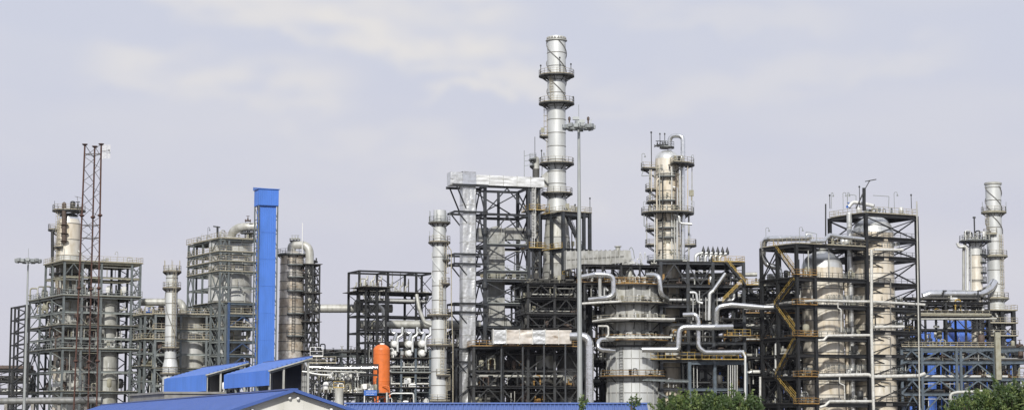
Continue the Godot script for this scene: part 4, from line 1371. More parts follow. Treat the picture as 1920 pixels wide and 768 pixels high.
	platform(w, d, 592, 13.8, 23, 0, 360, "railpale", "deck")
	platform(w, d, 648, 14.3, 24, 0, 360, "railpale", "deck")
	platform(w, d, 704, 14.6, 23, -30, 100, "railpale", "deck")
	platform(w, d, 752, 15, 22, 0, 140, "railpale", "deck")
	ladder(w, d, 455, 533, 13, 35)
	ladder(w, d, 526, 592, 13.5, 75)
	ladder(w, d, 592, 648, 14, 35)
	ladder(w, d, 648, 704, 14.3, 65)
	ladder(w, d, 704, 752, 14.6, 20)
	strakes(w, d, 420, 452, 11.8, 0.5, "stack2")
	strakes(w, d, 458, 530, 12.8, 0.7, "stack2")
	for k in 7:
		var a := TAU * k / 7
		pole(w, "sampling_pole", Vector3(cos(a) * 2.1, hgt(418, d), sin(a) * 2.1), 2.4, 0.045, "railgrey", false)
		if k % 2: pole(w, "lamp_pole", Vector3(cos(a) * 2.1, hgt(455, d), sin(a) * 2.1), 2.3, 0.04, "railgrey", false)
	pipe(w, "conduit", [[838, 458, d], [846, 470, d], [846, 560, d], [849, 650, d], [849, 768, d]], 0.9, "railpale", false)

func dome_down(r: Node3D, d: float, py0: float, py1: float, rpx: float, m: String) -> void:
	var s := d / F
	var y0 := hgt(py0, d)
	var y1 := hgt(py1, d)
	var prof := []
	for k in 9:
		var a := PI / 2 * (8 - k) / 8
		prof.append([maxf(cos(a) * rpx * s, 0.01), y0 + (y1 - y0) * sin(a)])
	var b := MB.new()
	b.lathe(Vector3.ZERO, prof, 36, true)
	part(r, "bottom_head", b.done(), M[m])

# ---------------------------------------------------------------- flue gas ducts
func flue_gas() -> void:
	var D := 396.0
	var r := fr_root("duct_frame", "tall slate steel frame carrying the crumpled silver duct", 909, 560, D, 16)
	var xs := X(r, 560, [909, 992])
	var zs := [0.0, -8.5]
	var ys := H(D, [347, 399, 457, 507, 523, 568, 610, 651, 694, 724, 752, 785])
	frame(r, xs, zs, ys, {mat = "slate", cw = 0.62, bw = 0.4, bh = 0.5, front = ["A", "A", "X", ".", "X", "X", "X", "A", "A", "A", "A"], back = ["X", "X", "X", ".", "X", "A"], left = ["A", "A", "A", ".", "A"], right = ["X", "X", "A", ".", "X"], rw = 0.24, decks = [4, 7], over = 0.2})
	member(r, "column", Vector3((xs[0] + xs[1]) / 2 + 0.5, 0, zs[1]), Vector3((xs[0] + xs[1]) / 2 + 0.5, ys[0], zs[1]), 0.5, 0.5, M.slate)
	for x in xs:
		for py in [435, 536, 640]:
			var b := MB.new()
			b.lathe(Vector3(x, hgt(py, D), zs[0]), [[0.42, -0.9], [0.72, -0.35], [0.72, 0.35], [0.42, 0.9]], 8)
			part(r, "splice_plate", b.done(), M.slate)
	for l in [2, 3, 4, 5]: railing(r, [Vector3(xs[0] + 0.5, ys[l], 0.15), Vector3(xs[1] - 0.5, ys[l], 0.15)], M.railgrey)
	# brackets and guide frames round the duct, on the left
	var xl := along(r, 848, 480, Vector3.RIGHT)
	for q in [[399, -1], [478, 496], [570, 586], [655, 679]]:
		for py in q:
			if py < 0: continue
			var y := hgt(py, D)
			for z in [1.2, -4.5]:
				member(r, "bracket_beam", Vector3(xl, y, z), Vector3(xs[0] + 0.3, y, z), 0.34, 0.4, M.slate)
			member(r, "bracket_beam", Vector3(xl + 0.2, y - 0.01, 1.0), Vector3(xl + 0.2, y - 0.01, -4.3), 0.34, 0.36, M.slate)
		var yl := hgt(q[1] if q[1] > 0 else q[0], D)
		for z in [1.2, -4.5]:
			member(r, "brace", Vector3(xl + 1.0, yl - 0.2, z), Vector3(xl + 3.2, yl - 2.6, z - 0.6), 0.22, 0.22, M.slate, "box")
			if q[1] > 0: member(r, "post", Vector3(xl + 0.1, yl, z), Vector3(xl + 0.1, hgt(q[0], D), z), 0.2, 0.2, M.slate, "box")
	for z in [1.2, -4.5]: member(r, "column", Vector3(xl + 0.6, 0, z), Vector3(xl + 0.6, hgt(655, D), z), 0.4, 0.4, M.slate)
	for z in [1.2, -4.5]:
		member(r, "roof_beam", Vector3(xl - 0.3, ys[0] - 0.3, z), Vector3(xs[0] + 0.4, ys[0] - 0.3, z), 0.4, 0.5, M.slate)
		member(r, "brace", Vector3(xl + 0.6, ys[0] - 0.5, z), Vector3(xl + 2.8, ys[0] - 5.2, z - 0.6), 0.24, 0.24, M.slate, "box")
	member(r, "brace", Vector3(xl + 1.0, hgt(700, D), 1.2), Vector3(xs[0], hgt(655, D), 1.2), 0.2, 0.2, M.slate, "box")
	member(r, "brace", Vector3(xl + 1.0, hgt(745, D), 1.2), Vector3(xs[0], hgt(700, D), 1.2), 0.2, 0.2, M.slate, "box")
	gear(r, xs[0], xs[1], -0.4, -7, ys[4] + 0.13, 8, ["pale", "drum", "dark2", "railpale"], ["valve", "riser", "cabinet"], 1.1)
	gear(r, xs[0], xs[1], -0.4, -7, ys[7] + 0.13, 12, ["pale", "drum", "dark2", "brown"], ["valve", "riser", "cabinet", "pump"], 1.3)

	# crumpled silver duct: riser, head box and cross-over
	var ns := FastNoiseLite.new()
	ns.seed = 77
	ns.frequency = 0.65
	ns.fractal_octaves = 3
	var d := 394.0
	var u := stand("silver_duct", "crumpled silver foil-clad duct rising and crossing to the tall stack", "duct", 880, 560, d, 16)
	var y1 := hgt(349, d)
	var n := 14
	for k in n:
		var a := y1 * k / n
		var b := MB.new()
		b.crumple(Transform3D(Basis(), Vector3(0, a, -1.6)), 2.75, 2.6, y1 / n - 0.02, ns, 0.13)
		part(u, "duct_section", b.done(), M.foil)
		b = MB.new()
		b.box(Vector3(0, a, -1.6), Vector3(2.9, 0.07, 2.75))
		part(u, "joint_flange", b.done(), M.drum)
	var yt := hgt(335, d)
	var side := Basis(Vector3(0, -1, 0), Vector3(1, 0, 0), Vector3(0, 0, 1))   # local y along +x
	var hb := MB.new()
	hb.crumple(Transform3D(side, Vector3(-4.1, yt, -1.6)), 2.7, 3.0, 2.6, ns, 0.09)
	part(u, "end_box", hb.done(), M.foil)
	hb = MB.new()
	hb.quad(Vector3(-4.1, yt - 1.35, -0.1), Vector3(-4.1, yt + 1.35, -0.1), Vector3(-4.1, yt + 1.35, -3.1), Vector3(-4.1, yt - 1.35, -3.1))
	part(u, "end_plate", hb.done(), M.foil)
	hb = MB.new()
	hb.crumple(Transform3D(side, Vector3(-1.5, yt + 0.05, -1.6)), 3.0, 3.1, 2.9, ns, 0.05)
	part(u, "elbow_box", hb.done(), M.shiny)
	var xe := along(u, 1022, 340, Vector3.RIGHT)
	for k in 5:
		hb = MB.new()
		var a := 1.4 + (xe - 1.4) * k / 5
		hb.crumple(Transform3D(side, Vector3(a, yt - 0.1 - 0.02 * k, -1.6)), 2.1, 2.4, (xe - 1.4) / 5 - 0.03, ns, 0.15)
		part(u, "duct_section", hb.done(), M.foilwhite)
		hb = MB.new()
		hb.box(Vector3(a, yt - 0.1, -1.6), Vector3(0.1, 2.2, 2.5))
		part(u, "joint_flange", hb.done(), M.drum)

	# grey panelled duct inside the frame
	d = 401.0
	var g := stand("panel_duct", "grey panelled duct with curved top inside the slate frame", "duct", 931, 520, d, 16)
	var ww := 3.6
	var ya := hgt(440, d)
	var yb := hgt(588, d)
	n = 8
	for k in n:
		for side_ in 2:
			var b := MB.new()
			b.box(Vector3(-ww / 4 + side_ * ww / 2, lerpf(ya, yb, (k + 0.5) / n), -1.5), Vector3(ww / 2 - 0.05, (ya - yb) / n - 0.06, 3.2))
			part(g, "duct_panel", b.done(), M.panel if (k + side_) % 3 else M.panel2)
	var core := MB.new()
	core.box(Vector3(0, (ya + yb) / 2, -1.5), Vector3(ww - 0.16, ya - yb, 3.05))
	part(g, "duct_core", core.done(), M.seam)
	var bm := MB.new()                       # quarter-round top that turns towards the right
	var prev := []
	for k in 9:
		var a := PI * k / 8
		var c := Vector3(0, ya, 0)
		prev.append(c + Vector3(-cos(a) * ww / 2, sin(a) * ww * 0.52, 0))
	for k in 8:
		bm.quad(prev[k] + Vector3(0, 0, -3.1), prev[k] + Vector3(0, 0, 0.1), prev[k + 1] + Vector3(0, 0, 0.1), prev[k + 1] + Vector3(0, 0, -3.1))
		bm.tri(prev[k] + Vector3(0, 0, 0.1), Vector3(0, ya, 0.1), prev[k + 1] + Vector3(0, 0, 0.1))
	part(g, "duct_bend", bm.done(), M.panel)
	for k in 3:
		bm = MB.new()
		bm.box(Vector3(ww / 2 + 1.1 + k * 1.7, ya + 0.4, -1.6), Vector3(1.64, 2.5, 2.8))
		part(g, "duct_panel", bm.done(), M.panel if k % 2 else M.panel2)
	bm = MB.new()
	bm.box(Vector3(-ww / 2 - 0.9, ya + 0.1, -2.4), Vector3(1.9, 2.8, 2.4))
	part(g, "damper_box", bm.done(), M.panel2)
	bm = MB.new()                            # flared hopper
	var yc := hgt(613, d)
	bm.hexa([Vector3(-ww / 2 - 0.2, yc, -3.4), Vector3(ww / 2 + 1.6, yc, -3.4), Vector3(ww / 2 + 1.6, yc, 0.4), Vector3(-ww / 2 - 0.2, yc, 0.4),
		Vector3(-ww / 2, yb, -3.1), Vector3(ww / 2, yb, -3.1), Vector3(ww / 2, yb, 0.1), Vector3(-ww / 2, yb, 0.1)])
	part(g, "hopper", bm.done(), M.panel)
	bm = MB.new()
	bm.box(Vector3(0, hgt(515, d), -1.5), Vector3(ww + 0.3, 1.1, 3.6))
	part(g, "expansion_joint", bm.done(), M.pale)
	for x in [-1.5, 1.5]: member(g, "support", Vector3(x, 0, -1.5), Vector3(x, yc, -1.5), 0.4, 0.4, M.slate)

	# silver duct over the lower frame with its round down-comer
	d = 385.0
	var l := stand("lower_duct", "stained silver duct on the low dark frame with a round elbow beside the lamp mast", "duct", 1000, 632, d, 6)
	var x0 := along(l, 925, 632, Vector3.RIGHT)
	var x1 := along(l, 1072, 632, Vector3.RIGHT)
	var yy := hgt(631, d)
	for k in 6:
		hb = MB.new()
		var a := lerpf(x0, x1, k / 6.0)
		hb.crumple(Transform3D(side, Vector3(a, yy, -1.4)), 2.75, 2.6, (x1 - x0) / 6 - 0.04, ns, 0.07)
		part(l, "duct_section", hb.done(), M.foilstain if k % 3 != 0 else M.foil)
		hb = MB.new()
		hb.box(Vector3(a, yy, -1.4), Vector3(0.14, 3.05, 2.9))
		part(l, "joint_flange", hb.done(), M.insul)
	hb = MB.new()
	hb.quad(Vector3(x0, yy - 1.37, -0.1), Vector3(x0, yy + 1.37, -0.1), Vector3(x0, yy + 1.37, -2.7), Vector3(x0, yy - 1.37, -2.7))
	part(l, "end_plate", hb.done(), M.foil)
	pipe(l, "downcomer", [[1070, 630, d + 1], [1105, 630, d], [1105, 800, d]], 8.4, "shiny")
	for px in [940, 980, 1020, 1060]: member(l, "support", loc(l, px, 640, d + 1) * Vector3(1, 0, 1), loc(l, px, 644, d + 1), 0.3, 0.3, M.slate)

# ---------------------------------------------------------------- tall stack
func tall_stack() -> void:
	var d := 404.0
	var r := stand("tall_stack", "tallest silver-grey stack with four ring platforms", "stack", 1044, 300, d)
	shell(r, d, [[69, 16.6], [74, 17.5], [100, 17.8], [200, 17.0], [300, 17.3], [345, 17.6], [368, 17.6], [397, 20]], 2.7, ["stack", "stack2", "stack"], 40)
	shell(r, d, [[397, 20], [470, 26], [520, 27], [640, 30]], 3.2, ["panel", "drum2", "panel2"], 40)
	var b := MB.new()
	var s := d / F
	b.lathe(Vector3.ZERO, [[17 * s, hgt(79, d)], [20.5 * s, hgt(77, d)], [20.5 * s, hgt(75.5, d)], [17 * s, hgt(74, d)]], 40)
	part(r, "rim_flange", b.done(), M.drum)
	for k in 18:
		var a := TAU * k / 18
		put(r, "rim_lug", "box", "seam", Vector3(cos(a) * 17.3 * s, hgt(73.5, d), sin(a) * 17.3 * s), 0, 0.35)
	platform(r, d, 143, 17.5, 34, 0, 360, "railpale", "dark2")
	platform(r, d, 195, 17.2, 34, 0, 360, "railpale", "dark2")
	platform(r, d, 256, 17, 33, 165, 225, "railpale", "dark2")
	platform(r, d, 308, 17.4, 33, 0, 360, "railpale", "dark2")
	platform(r, d, 364, 17.6, 30, 0, 360, "railpale", "dark2")
	strakes(r, d, 78, 138, 18, 0.55, "seam")
	strakes(r, d, 147, 190, 17.4, 0.4, "seam")
	ladder(r, d, 195, 256, 17, 190)
	ladder(r, d, 143, 195, 17.2, 120)
	ladder(r, d, 256, 308, 17.2, 185, "railpale", false)
	for q in [[143, -0.5, 0.0, 3.0], [143, 3.5, 0.0, 2.6], [143, 1.4, 0.0, 3.4], [195, -0.1, 0.0, 1.6], [195, 2.9, 0, 1.2], [308, 3.6, 0.0, 3.2]]:
		pole(r, "lamp_pole", Vector3(cos(q[1]) * 3.6, hgt(q[0], d), sin(q[1]) * 3.6), q[3], 0.08, "dark2")
	put(r, "cabinet", "cabinet", "pale", Vector3(-3.0, hgt(256, d), 0.8), 0, 1.3)
	pipe(r, "instrument_pipe", [[1023, 300, d], [1020, 282, d], [1017, 300, d], [1016, 330, d]], 0.7, "railgrey", false)
	# breeching from the silver duct
	b = MB.new()
	var c := [loc(r, 1016, 350, d - 0.6), loc(r, 1036, 350, d - 0.6), loc(r, 1036, 350, d + 2), loc(r, 1016, 350, d + 2), loc(r, 1014, 331, d - 0.6), loc(r, 1036, 312, d - 0.6), loc(r, 1036, 312, d + 2), loc(r, 1014, 331, d + 2)]
	b.hexa([c[3], c[2], c[1], c[0], c[7], c[6], c[5], c[4]])
	part(r, "breeching", b.done(), M.panel)
	b = MB.new()
	b.bar(loc(r, 1014, 331, d - 0.8), loc(r, 1033, 352, d - 0.8), 0.3)
	part(r, "breeching_rib", b.done(), M.slate)
	# slim vent vessel beside the stack
	var dv := 402.0
	var v := stand("vent_vessel", "small dark vessel with thin poles left of the tallest stack", "vessel", 1005, 310, dv)
	shell(v, dv, [[299, 6.6], [370, 6.6], [560, 6.6]], 2.0, ["drum", "sooty"], 20)
	dome(v, dv, 293, 299, 6.6, "drum")
	platform(v, dv, 300, 6.6, 14, 90, 270, "railgrey", "dark2")
	platform(v, dv, 312, 6.6, 12, 120, 280, "railgrey", "dark2")
	pole(v, "lightning_rod", loc(v, 1003, 300, dv - 1), 5.0, 0.06, "dark2", false)
	pole(v, "lightning_rod", loc(v, 983, 345, dv - 1), 7.2, 0.06, "railgrey", false)
	for y in [290, 300, 309]: pipe(v, "guy_rail", [[983, y + 2, dv - 1], [1000, y - 1, dv - 1]], 0.45, "railgrey", false)
	ladder(v, dv, 360, 470, 6.6, 60, "railpale")

# ---------------------------------------------------------------- heater under the tall stack
func heater_frames() -> void:
	var D := 397.0
	var r := fr_root("heater_frame", "slate column frame under the tallest stack with yellow railings", 1056, 460, D, 30)
	var xs := X(r, 460, [1056, 1095, 1106])
	var zs := Z(r, 460, [1056, 1013])
	zs = [zs[0], zs[1] * 0.5, zs[1]]
	var ys := H(D, [397, 466, 520, 560])
	var hole := [xs[2] * 0.5 - 1.5, zs[2] * 0.52, 3.4]
	frame(r, xs, zs, ys, {mat = "slate", cw = 0.6, bw = 0.4, bh = 0.75, decks = [0, 1, 2], deck = "dark2", rails = [0], rail = "railpale", hole = hole, front = ["..", "..", "X."], left = ["..", ".A", "XX"], over = 0.4, skip = [[1, 1]]})
	railing(r, [Vector3(-0.5, ys[1] + 0.13, zs[2]), Vector3(-0.5, ys[1] + 0.13, 0.4)], M.railyellow)
	railing(r, [Vector3(-0.5, ys[0] + 0.13, zs[2] * 0.9), Vector3(-0.5, ys[0] + 0.13, zs[1])], M.railyellow, false, 1.9)
	railing(r, [Vector3(-0.4, ys[2] + 0.13, 0.4), Vector3(xs[2], ys[2] + 0.13, 0.4)], M.railyellow)
	for q in [[1105, 0.0, 3.2], [1077, -0.2, 1.6]]:
		pole(r, "lamp_pole", Vector3(along(r, q[0], 390, Vector3.RIGHT), ys[0], 0.3), q[2], 0.08, "dark2")
	flight(r, Vector3(xs[1], ys[1], -0.8), Vector3(xs[0] + 1.0, ys[0], -0.8), Vector3(0, 0, 0.4), "slate", "slate")
	for l in 3: gear(r, xs[0], xs[2], -0.5, zs[2] + 0.5, ys[l] + 0.13, 7, ["pale", "dark2", "drum", "railyellow"], ["valve", "cabinet", "riser"], 1.1)
	# small tower of ladders and ducts on the left
	var t := fr_root("ladder_frame", "narrow frame with ladders between the slate frame and the tallest stack", 998, 440, 399, 16)
	var tx := X(t, 440, [998, 1012])
	frame(t, tx, [0.0, -4.0], H(399, [352, 395, 430, 466, 500, 530]), {mat = "slate", cw = 0.35, bw = 0.25, bh = 0.3, front = "X/\\X/", decks = [1, 3], rails = [1, 3], rail = "railyellow", over = 1.0})
	ladder(t, 399, 352, 466, 2, 70, "white")
	gear(t, tx[0], tx[1], 0.8, -3, hgt(352, 399), 4, ["pale", "railyellow", "drum"], ["valve", "riser"], 1.2)

	# inclined ribbed duct
	var d := 391.0
	var u := stand("ribbed_duct", "grey ribbed box duct sloping from the tallest stack towards the furnace", "duct", 1064, 488, d, 8)
	var n := 13
	var a := loc(u, 1062, 487, d)
	var e := loc(u, 1170, 480, d + 3)
	for k in n:
		var p := a.lerp(e, float(k) / n)
		var q := a.lerp(e, (k + 1.0) / n - 0.004)
		var h0 := lerpf(1.9, 1.3, float(k) / n)
		var h1 := lerpf(1.9, 1.3, (k + 1.0) / n)
		var b := MB.new()
		b.hexa([p + Vector3(0, -h0, -2.6), q + Vector3(0, -h1, -2.6), q + Vector3(0, -h1, 0), p + Vector3(0, -h0, 0), p + Vector3(0, h0 - 0.1, -2.6), q + Vector3(0, h1 - 0.1, -2.6), q + Vector3(0, h1 - 0.1, 0), p + Vector3(0, h0 - 0.1, 0)])
		part(u, "duct_panel", b.done(), M.panel2 if k % 3 else M.panel)
		b = MB.new()
		b.box(p + Vector3(0, 0, -1.3), Vector3(0.16, h0 * 2 + 0.2, 2.9))
		part(u, "stiffener", b.done(), M.panel)
	var b2 := MB.new()
	b2.bar(a + Vector3(0, 0, 0.05), e + Vector3(0, 0, 0.05), 0.1, 0.2)
	part(u, "stiffener", b2.done(), M.seam)
	b2 = MB.new()
	var y0 := hgt(540, d)
	b2.hexa([e + Vector3(-0.8, -5.0, -2.6), e + Vector3(2.4, -5.0, -2.6), e + Vector3(2.4, -5.0, 0), e + Vector3(-0.8, -5.0, 0), e + Vector3(0, 1.3, -2.6), e + Vector3(1.4, 1.2, -2.6), e + Vector3(1.4, 1.2, 0), e + Vector3(0, 1.3, 0)])
	part(u, "drop_leg", b2.done(), M.panel)
	b2 = MB.new()
	b2.tube(PackedVector3Array([e + Vector3(-1.0, 1.2, -1.2), e + Vector3(-1.0, 2.1, -1.2)]), 0.5, 10)
	b2.tube(PackedVector3Array([e + Vector3(-1.0, 2.0, -1.2), e + Vector3(-1.0, 2.2, -1.2)]), 0.75, 10)
	part(u, "vent", b2.done(), M.drum)
	member(u, "support", Vector3(e.x - 2, 0, e.z - 1.3), Vector3(e.x - 2, e.y - 1.3, e.z - 1.3), 0.4, 0.4, M.slate)
	pipe(u, "pipe", [[1180, 468, d], [1184, 462, d], [1188, 470, d], [1190, 484, d]], 0.7, "railgrey", false)
	for k in 2: pipe(u, "pipe", [[1200 + k * 9, 486, d], [1200 + k * 9, 470, d], [1205 + k * 9, 486, d]], 0.8, "clad", false)

	# lower dark frame with drums behind
	D = 389.0
	var l := fr_root("braced_structure", "dark cross-braced lower frame below the stained silver duct", 942, 690, D, 10)
	var lx := X(l, 690, [888, 942, 990, 1040, 1084])
	var lz := [0.0, -6.0, -12.0]
	var ly := H(D, [650, 693, 724, 756, 785])
	frame(l, lx, lz, ly, {mat = "dark2", cw = 0.5, bw = 0.32, bh = 0.4, decks = [0, 2], deck = "deckdark", rails = [0], rail = "railorange", front = ["/\\/A", "VAVA", "AVAV", "XXXX"], back = "XAXA", rw = 0.2})
	frame(l, lx.slice(2), lz, H(D, [530, 557, 588, 615, 648]), {mat = "dark", cw = 0.42, bw = 0.3, bh = 0.36, foot = ly[0], decks = [0, 1, 2, 3], deck = "deckdark", front = ["AV", "XA", "VX"], back = "XX", rw = 0.2, rails = [2], rail = "dark2"})
	for k in 4:
		var y := hgt([530, 557, 588, 615][k], D)
		gear(l, lx[2], lx[4], -0.6, -9, y + 0.13, 12, ["dark2", "sooty", "sooty", "pale", "brown"])
		runs(l, lx[2], lx[4], -0.8, -10, y + 0.6, 5, ["dark2", "drum", "sooty", "dark"])
	for k in 4:
		gear(l, lx[0], lx[4], -0.5, -9, ly[k] + 0.13, 16, ["dark2", "dark", "sooty", "pale", "railorange", "brown"])
		runs(l, lx[0], lx[4], -1.5, -11, ly[k] - 1.5, 5, ["dark2", "sooty", "dark", "drum"])
	for k in 4:
		var px: float = [985.0, 1022.0, 1064.0, 925.0][k]
		var v := stand("quench_drum", ["dark sooty drum, left of three behind the cross-braced lower frame", "dark sooty drum, middle of three behind the cross-braced lower frame", "dark sooty drum nearest the lamp mast behind the lower frame", "dark sooty drum at the foot of the grey panelled duct"][k], "vessel", px, 700, 397, 0, "sooty drums behind the lower frame")
		shell(v, 397, [[664, 17], [800, 17]], 3.0, ["sooty", "sooty", "drum"], 28)
		dome(v, 397, 656, 664, 17, "sooty")
	var c := stand("convection_box", "grey panelled convection section behind the slate column frame", "heater", 1012, 580, 401, 12)
	for k in 4:
		for j in 3:
			var b := MB.new()
			b.box(Vector3(-1.0 + j * 2.1, hgt(545 + k * 24, 401), -2), Vector3(2.05, 2.55, 4.0))
			part(c, "wall_panel", b.done(), M.panel2 if (k + j) % 2 else M.panel)
	member(c, "support", Vector3(1, 0, -2), Vector3(1, hgt(628, 401), -2), 2.0, 2.0, M.slate)

# ---------------------------------------------------------------- round furnace
func furnace() -> void:
	var d := 394.0
	var s := d / F
	var r := stand("round_furnace", "squat round furnace with silver pipe loops and ring walkways", "furnace", 1186, 690, d)
	shell(r, d, [[652, 48], [800, 48]], 2.4, ["stack2", "stack"], 48)
	for k in 20:
		var a := TAU * k / 20 + 0.1
		var R := 48 * s + 0.06
		member(r, "stiffener", Vector3(cos(a) * R, 0, sin(a) * R), Vector3(cos(a) * R, hgt(652, d), sin(a) * R), 0.16, 0.16, M.panel2, "box")
	# faceted upper body
	var nf := 10
	for lev in 3:
		var ya := hgt([536, 570, 604][lev], d)
		var yb := hgt([569, 603, 650][lev], d)
		for k in nf:
			var R := 51.0 * s
			var a0 := TAU * (k + 0.5) / nf
			var a1 := TAU * (k + 1.5) / nf
			var p := Vector3(cos(a0) * R, 0, sin(a0) * R)
			var q := Vector3(cos(a1) * R, 0, sin(a1) * R)
			for h in 2:
				var b := MB.new()
				var p2 := p.lerp(q, h * 0.5 + 0.01)
				var q2 := p.lerp(q, h * 0.5 + 0.49)
				b.hexa([q2 * 0.9 + Vector3(0, yb, 0), p2 * 0.9 + Vector3(0, yb, 0), p2 + Vector3(0, yb, 0), q2 + Vector3(0, yb, 0), q2 * 0.9 + Vector3(0, ya, 0), p2 * 0.9 + Vector3(0, ya, 0), p2 + Vector3(0, ya, 0), q2 + Vector3(0, ya, 0)])
				part(r, "wall_panel", b.done(), [M.panel, M.panel2, M.drum2][rng.randi() % 3])
			member(r, "stiffener", p * 1.01 + Vector3(0, yb, 0), p * 1.01 + Vector3(0, ya, 0), 0.34, 0.34, M.panel)
		var bd := MB.new()
		var prof := [[46 * s, yb - 0.1], [53.5 * s, yb - 0.1], [53.5 * s, yb + 0.18], [46 * s, yb + 0.18]]
		bd.lathe(Vector3.ZERO, prof, nf, false, TAU * 0.5 / nf, TAU * 0.5 / nf + TAU)
		part(r, "ring_beam", bd.done(), M.dark2)
	cap(r, hgt(536, d), 50 * s, M.panel2)
	platform(r, d, 537, 51, 60, 0, 360, "railorange", "deckdark")
	platform(r, d, 571, 52, 76, 150, 205, "railorange", "deckpale")
	platform(r, d, 571, 52, 68, -10, 150, "railpale", "deckdark")
	platform(r, d, 605, 52, 76, -20, 200, "railpale", "deckdark")
	platform(r, d, 641, 52, 70, -10, 190, "railorange", "deckdark")
	platform(r, d, 707, 48, 63, -20, 200, "railorange", "deckdark")
	for q in [[571, 52, 66], [605, 52, 74], [641, 52, 68], [707, 48, 60], [537, 51, 58]]:
		for k in 20:
			var a := deg_to_rad(5.0 + rng.randf() * 170.0)
			var R: float = lerpf(q[1], q[2], rng.randf_range(0.25, 0.7)) * s
			put(r, "burner_fitting", ["valve", "riser", "cabinet", "valve"][rng.randi() % 4], ["dark2", "pale", "drum", "dark", "clad2"][rng.randi() % 5], Vector3(cos(a) * R, hgt(q[0], d) + 0.14, sin(a) * R), rng.randf() * 360, 1.0)
	for k in 7:
		var a := deg_to_rad(35 + k * 18)
		var b := MB.new()
		b.tube(PackedVector3Array([Vector3(cos(a), 0, sin(a)) * 50 * s, Vector3(cos(a), 0, sin(a)) * 54.5 * s]), 0.42, 10)
		part(r, "burner", b.done(), M.dark2, Transform3D(Basis(), Vector3(0, hgt(625, d), 0)))
	ladder(r, d, 652, 770, 48, 118, "dark2")
	ladder(r, d, 571, 650, 52, 65, "dark2")
	# white insulated steam ring in front of the walkway
	pipe(r, "steam_pipe", [[1112, 602, 389], [1148, 597, 385], [1266, 598, 386]], 2.2, "insul")
	pipe(r, "steam_pipe", [[1112, 604, 389.5], [1148, 600, 385.6], [1266, 601, 386.6]], 1.3, "insul")
	pipe(r, "steam_pipe", [[1122, 611, 388], [1141, 611, 387], [1141, 628, 387], [1136, 632, 387], [1148, 632, 386], [1260, 632, 387]], 1.9, "insul")
	pipe(r, "steam_pipe", [[1092, 569, 387], [1120, 567, 386], [1165, 565, 387]], 2.3, "insul")
	# silver loops
	pipe(r, "transfer_pipe", [[1092, 519, 388], [1118, 514, 387], [1150, 516, 387], [1151, 553, 387], [1138, 558, 387], [1105, 561, 389]], 5.0, "shiny")
	pipe(r, "transfer_pipe", [[1125, 517, 387.5], [1125, 555, 388]], 3.4, "clad")
	pipe(r, "transfer_pipe", [[1214, 515, 390], [1236, 516, 388], [1240, 552, 388], [1252, 560, 390]], 4.8, "shiny")
	pipe(r, "transfer_pipe", [[1160, 634, 388], [1122, 636, 387], [1121, 655, 386], [1152, 657, 388]], 4.8, "shiny")
	pipe(r, "transfer_pipe", [[1140, 545, 390], [1133, 536, 390], [1133, 555, 390]], 2.4, "clad")
	gear(r, -5, 5, 1, 4, hgt(536, d), 14, ["dark2", "pale", "drum", "clad"])
	var cr := fr_root("burner_deck", "dark overhead frame with orange railing on top of the round furnace", 1165, 520, 390, 10)
	var cx := X(cr, 520, [1096, 1130, 1165, 1200, 1236])
	frame(cr, cx, [0.0, -7.0], H(390, [497, 531, 565]), {mat = "dark", cw = 0.36, bw = 0.26, bh = 0.36, foot = hgt(600, 390), decks = [0, 1], deck = "deckdark", rails = [1], rail = "railorange", front = ["..A.", ""], back = "XAXA", over = 0.4})
	gear(cr, cx[0], cx[4], -0.5, -6, hgt(531, 390) + 0.13, 16, ["dark2", "pale", "drum", "clad", "railorange"])
	gear(cr, cx[2], cx[4], -0.5, -6, hgt(497, 390) + 0.13, 7, ["dark2", "clad2", "drum", "clad"], ["valve", "riser"], 1.1)
	runs(cr, cx[0], cx[4], -1, -6, hgt(520, 390), 5, ["dark2", "drum", "clad2"])

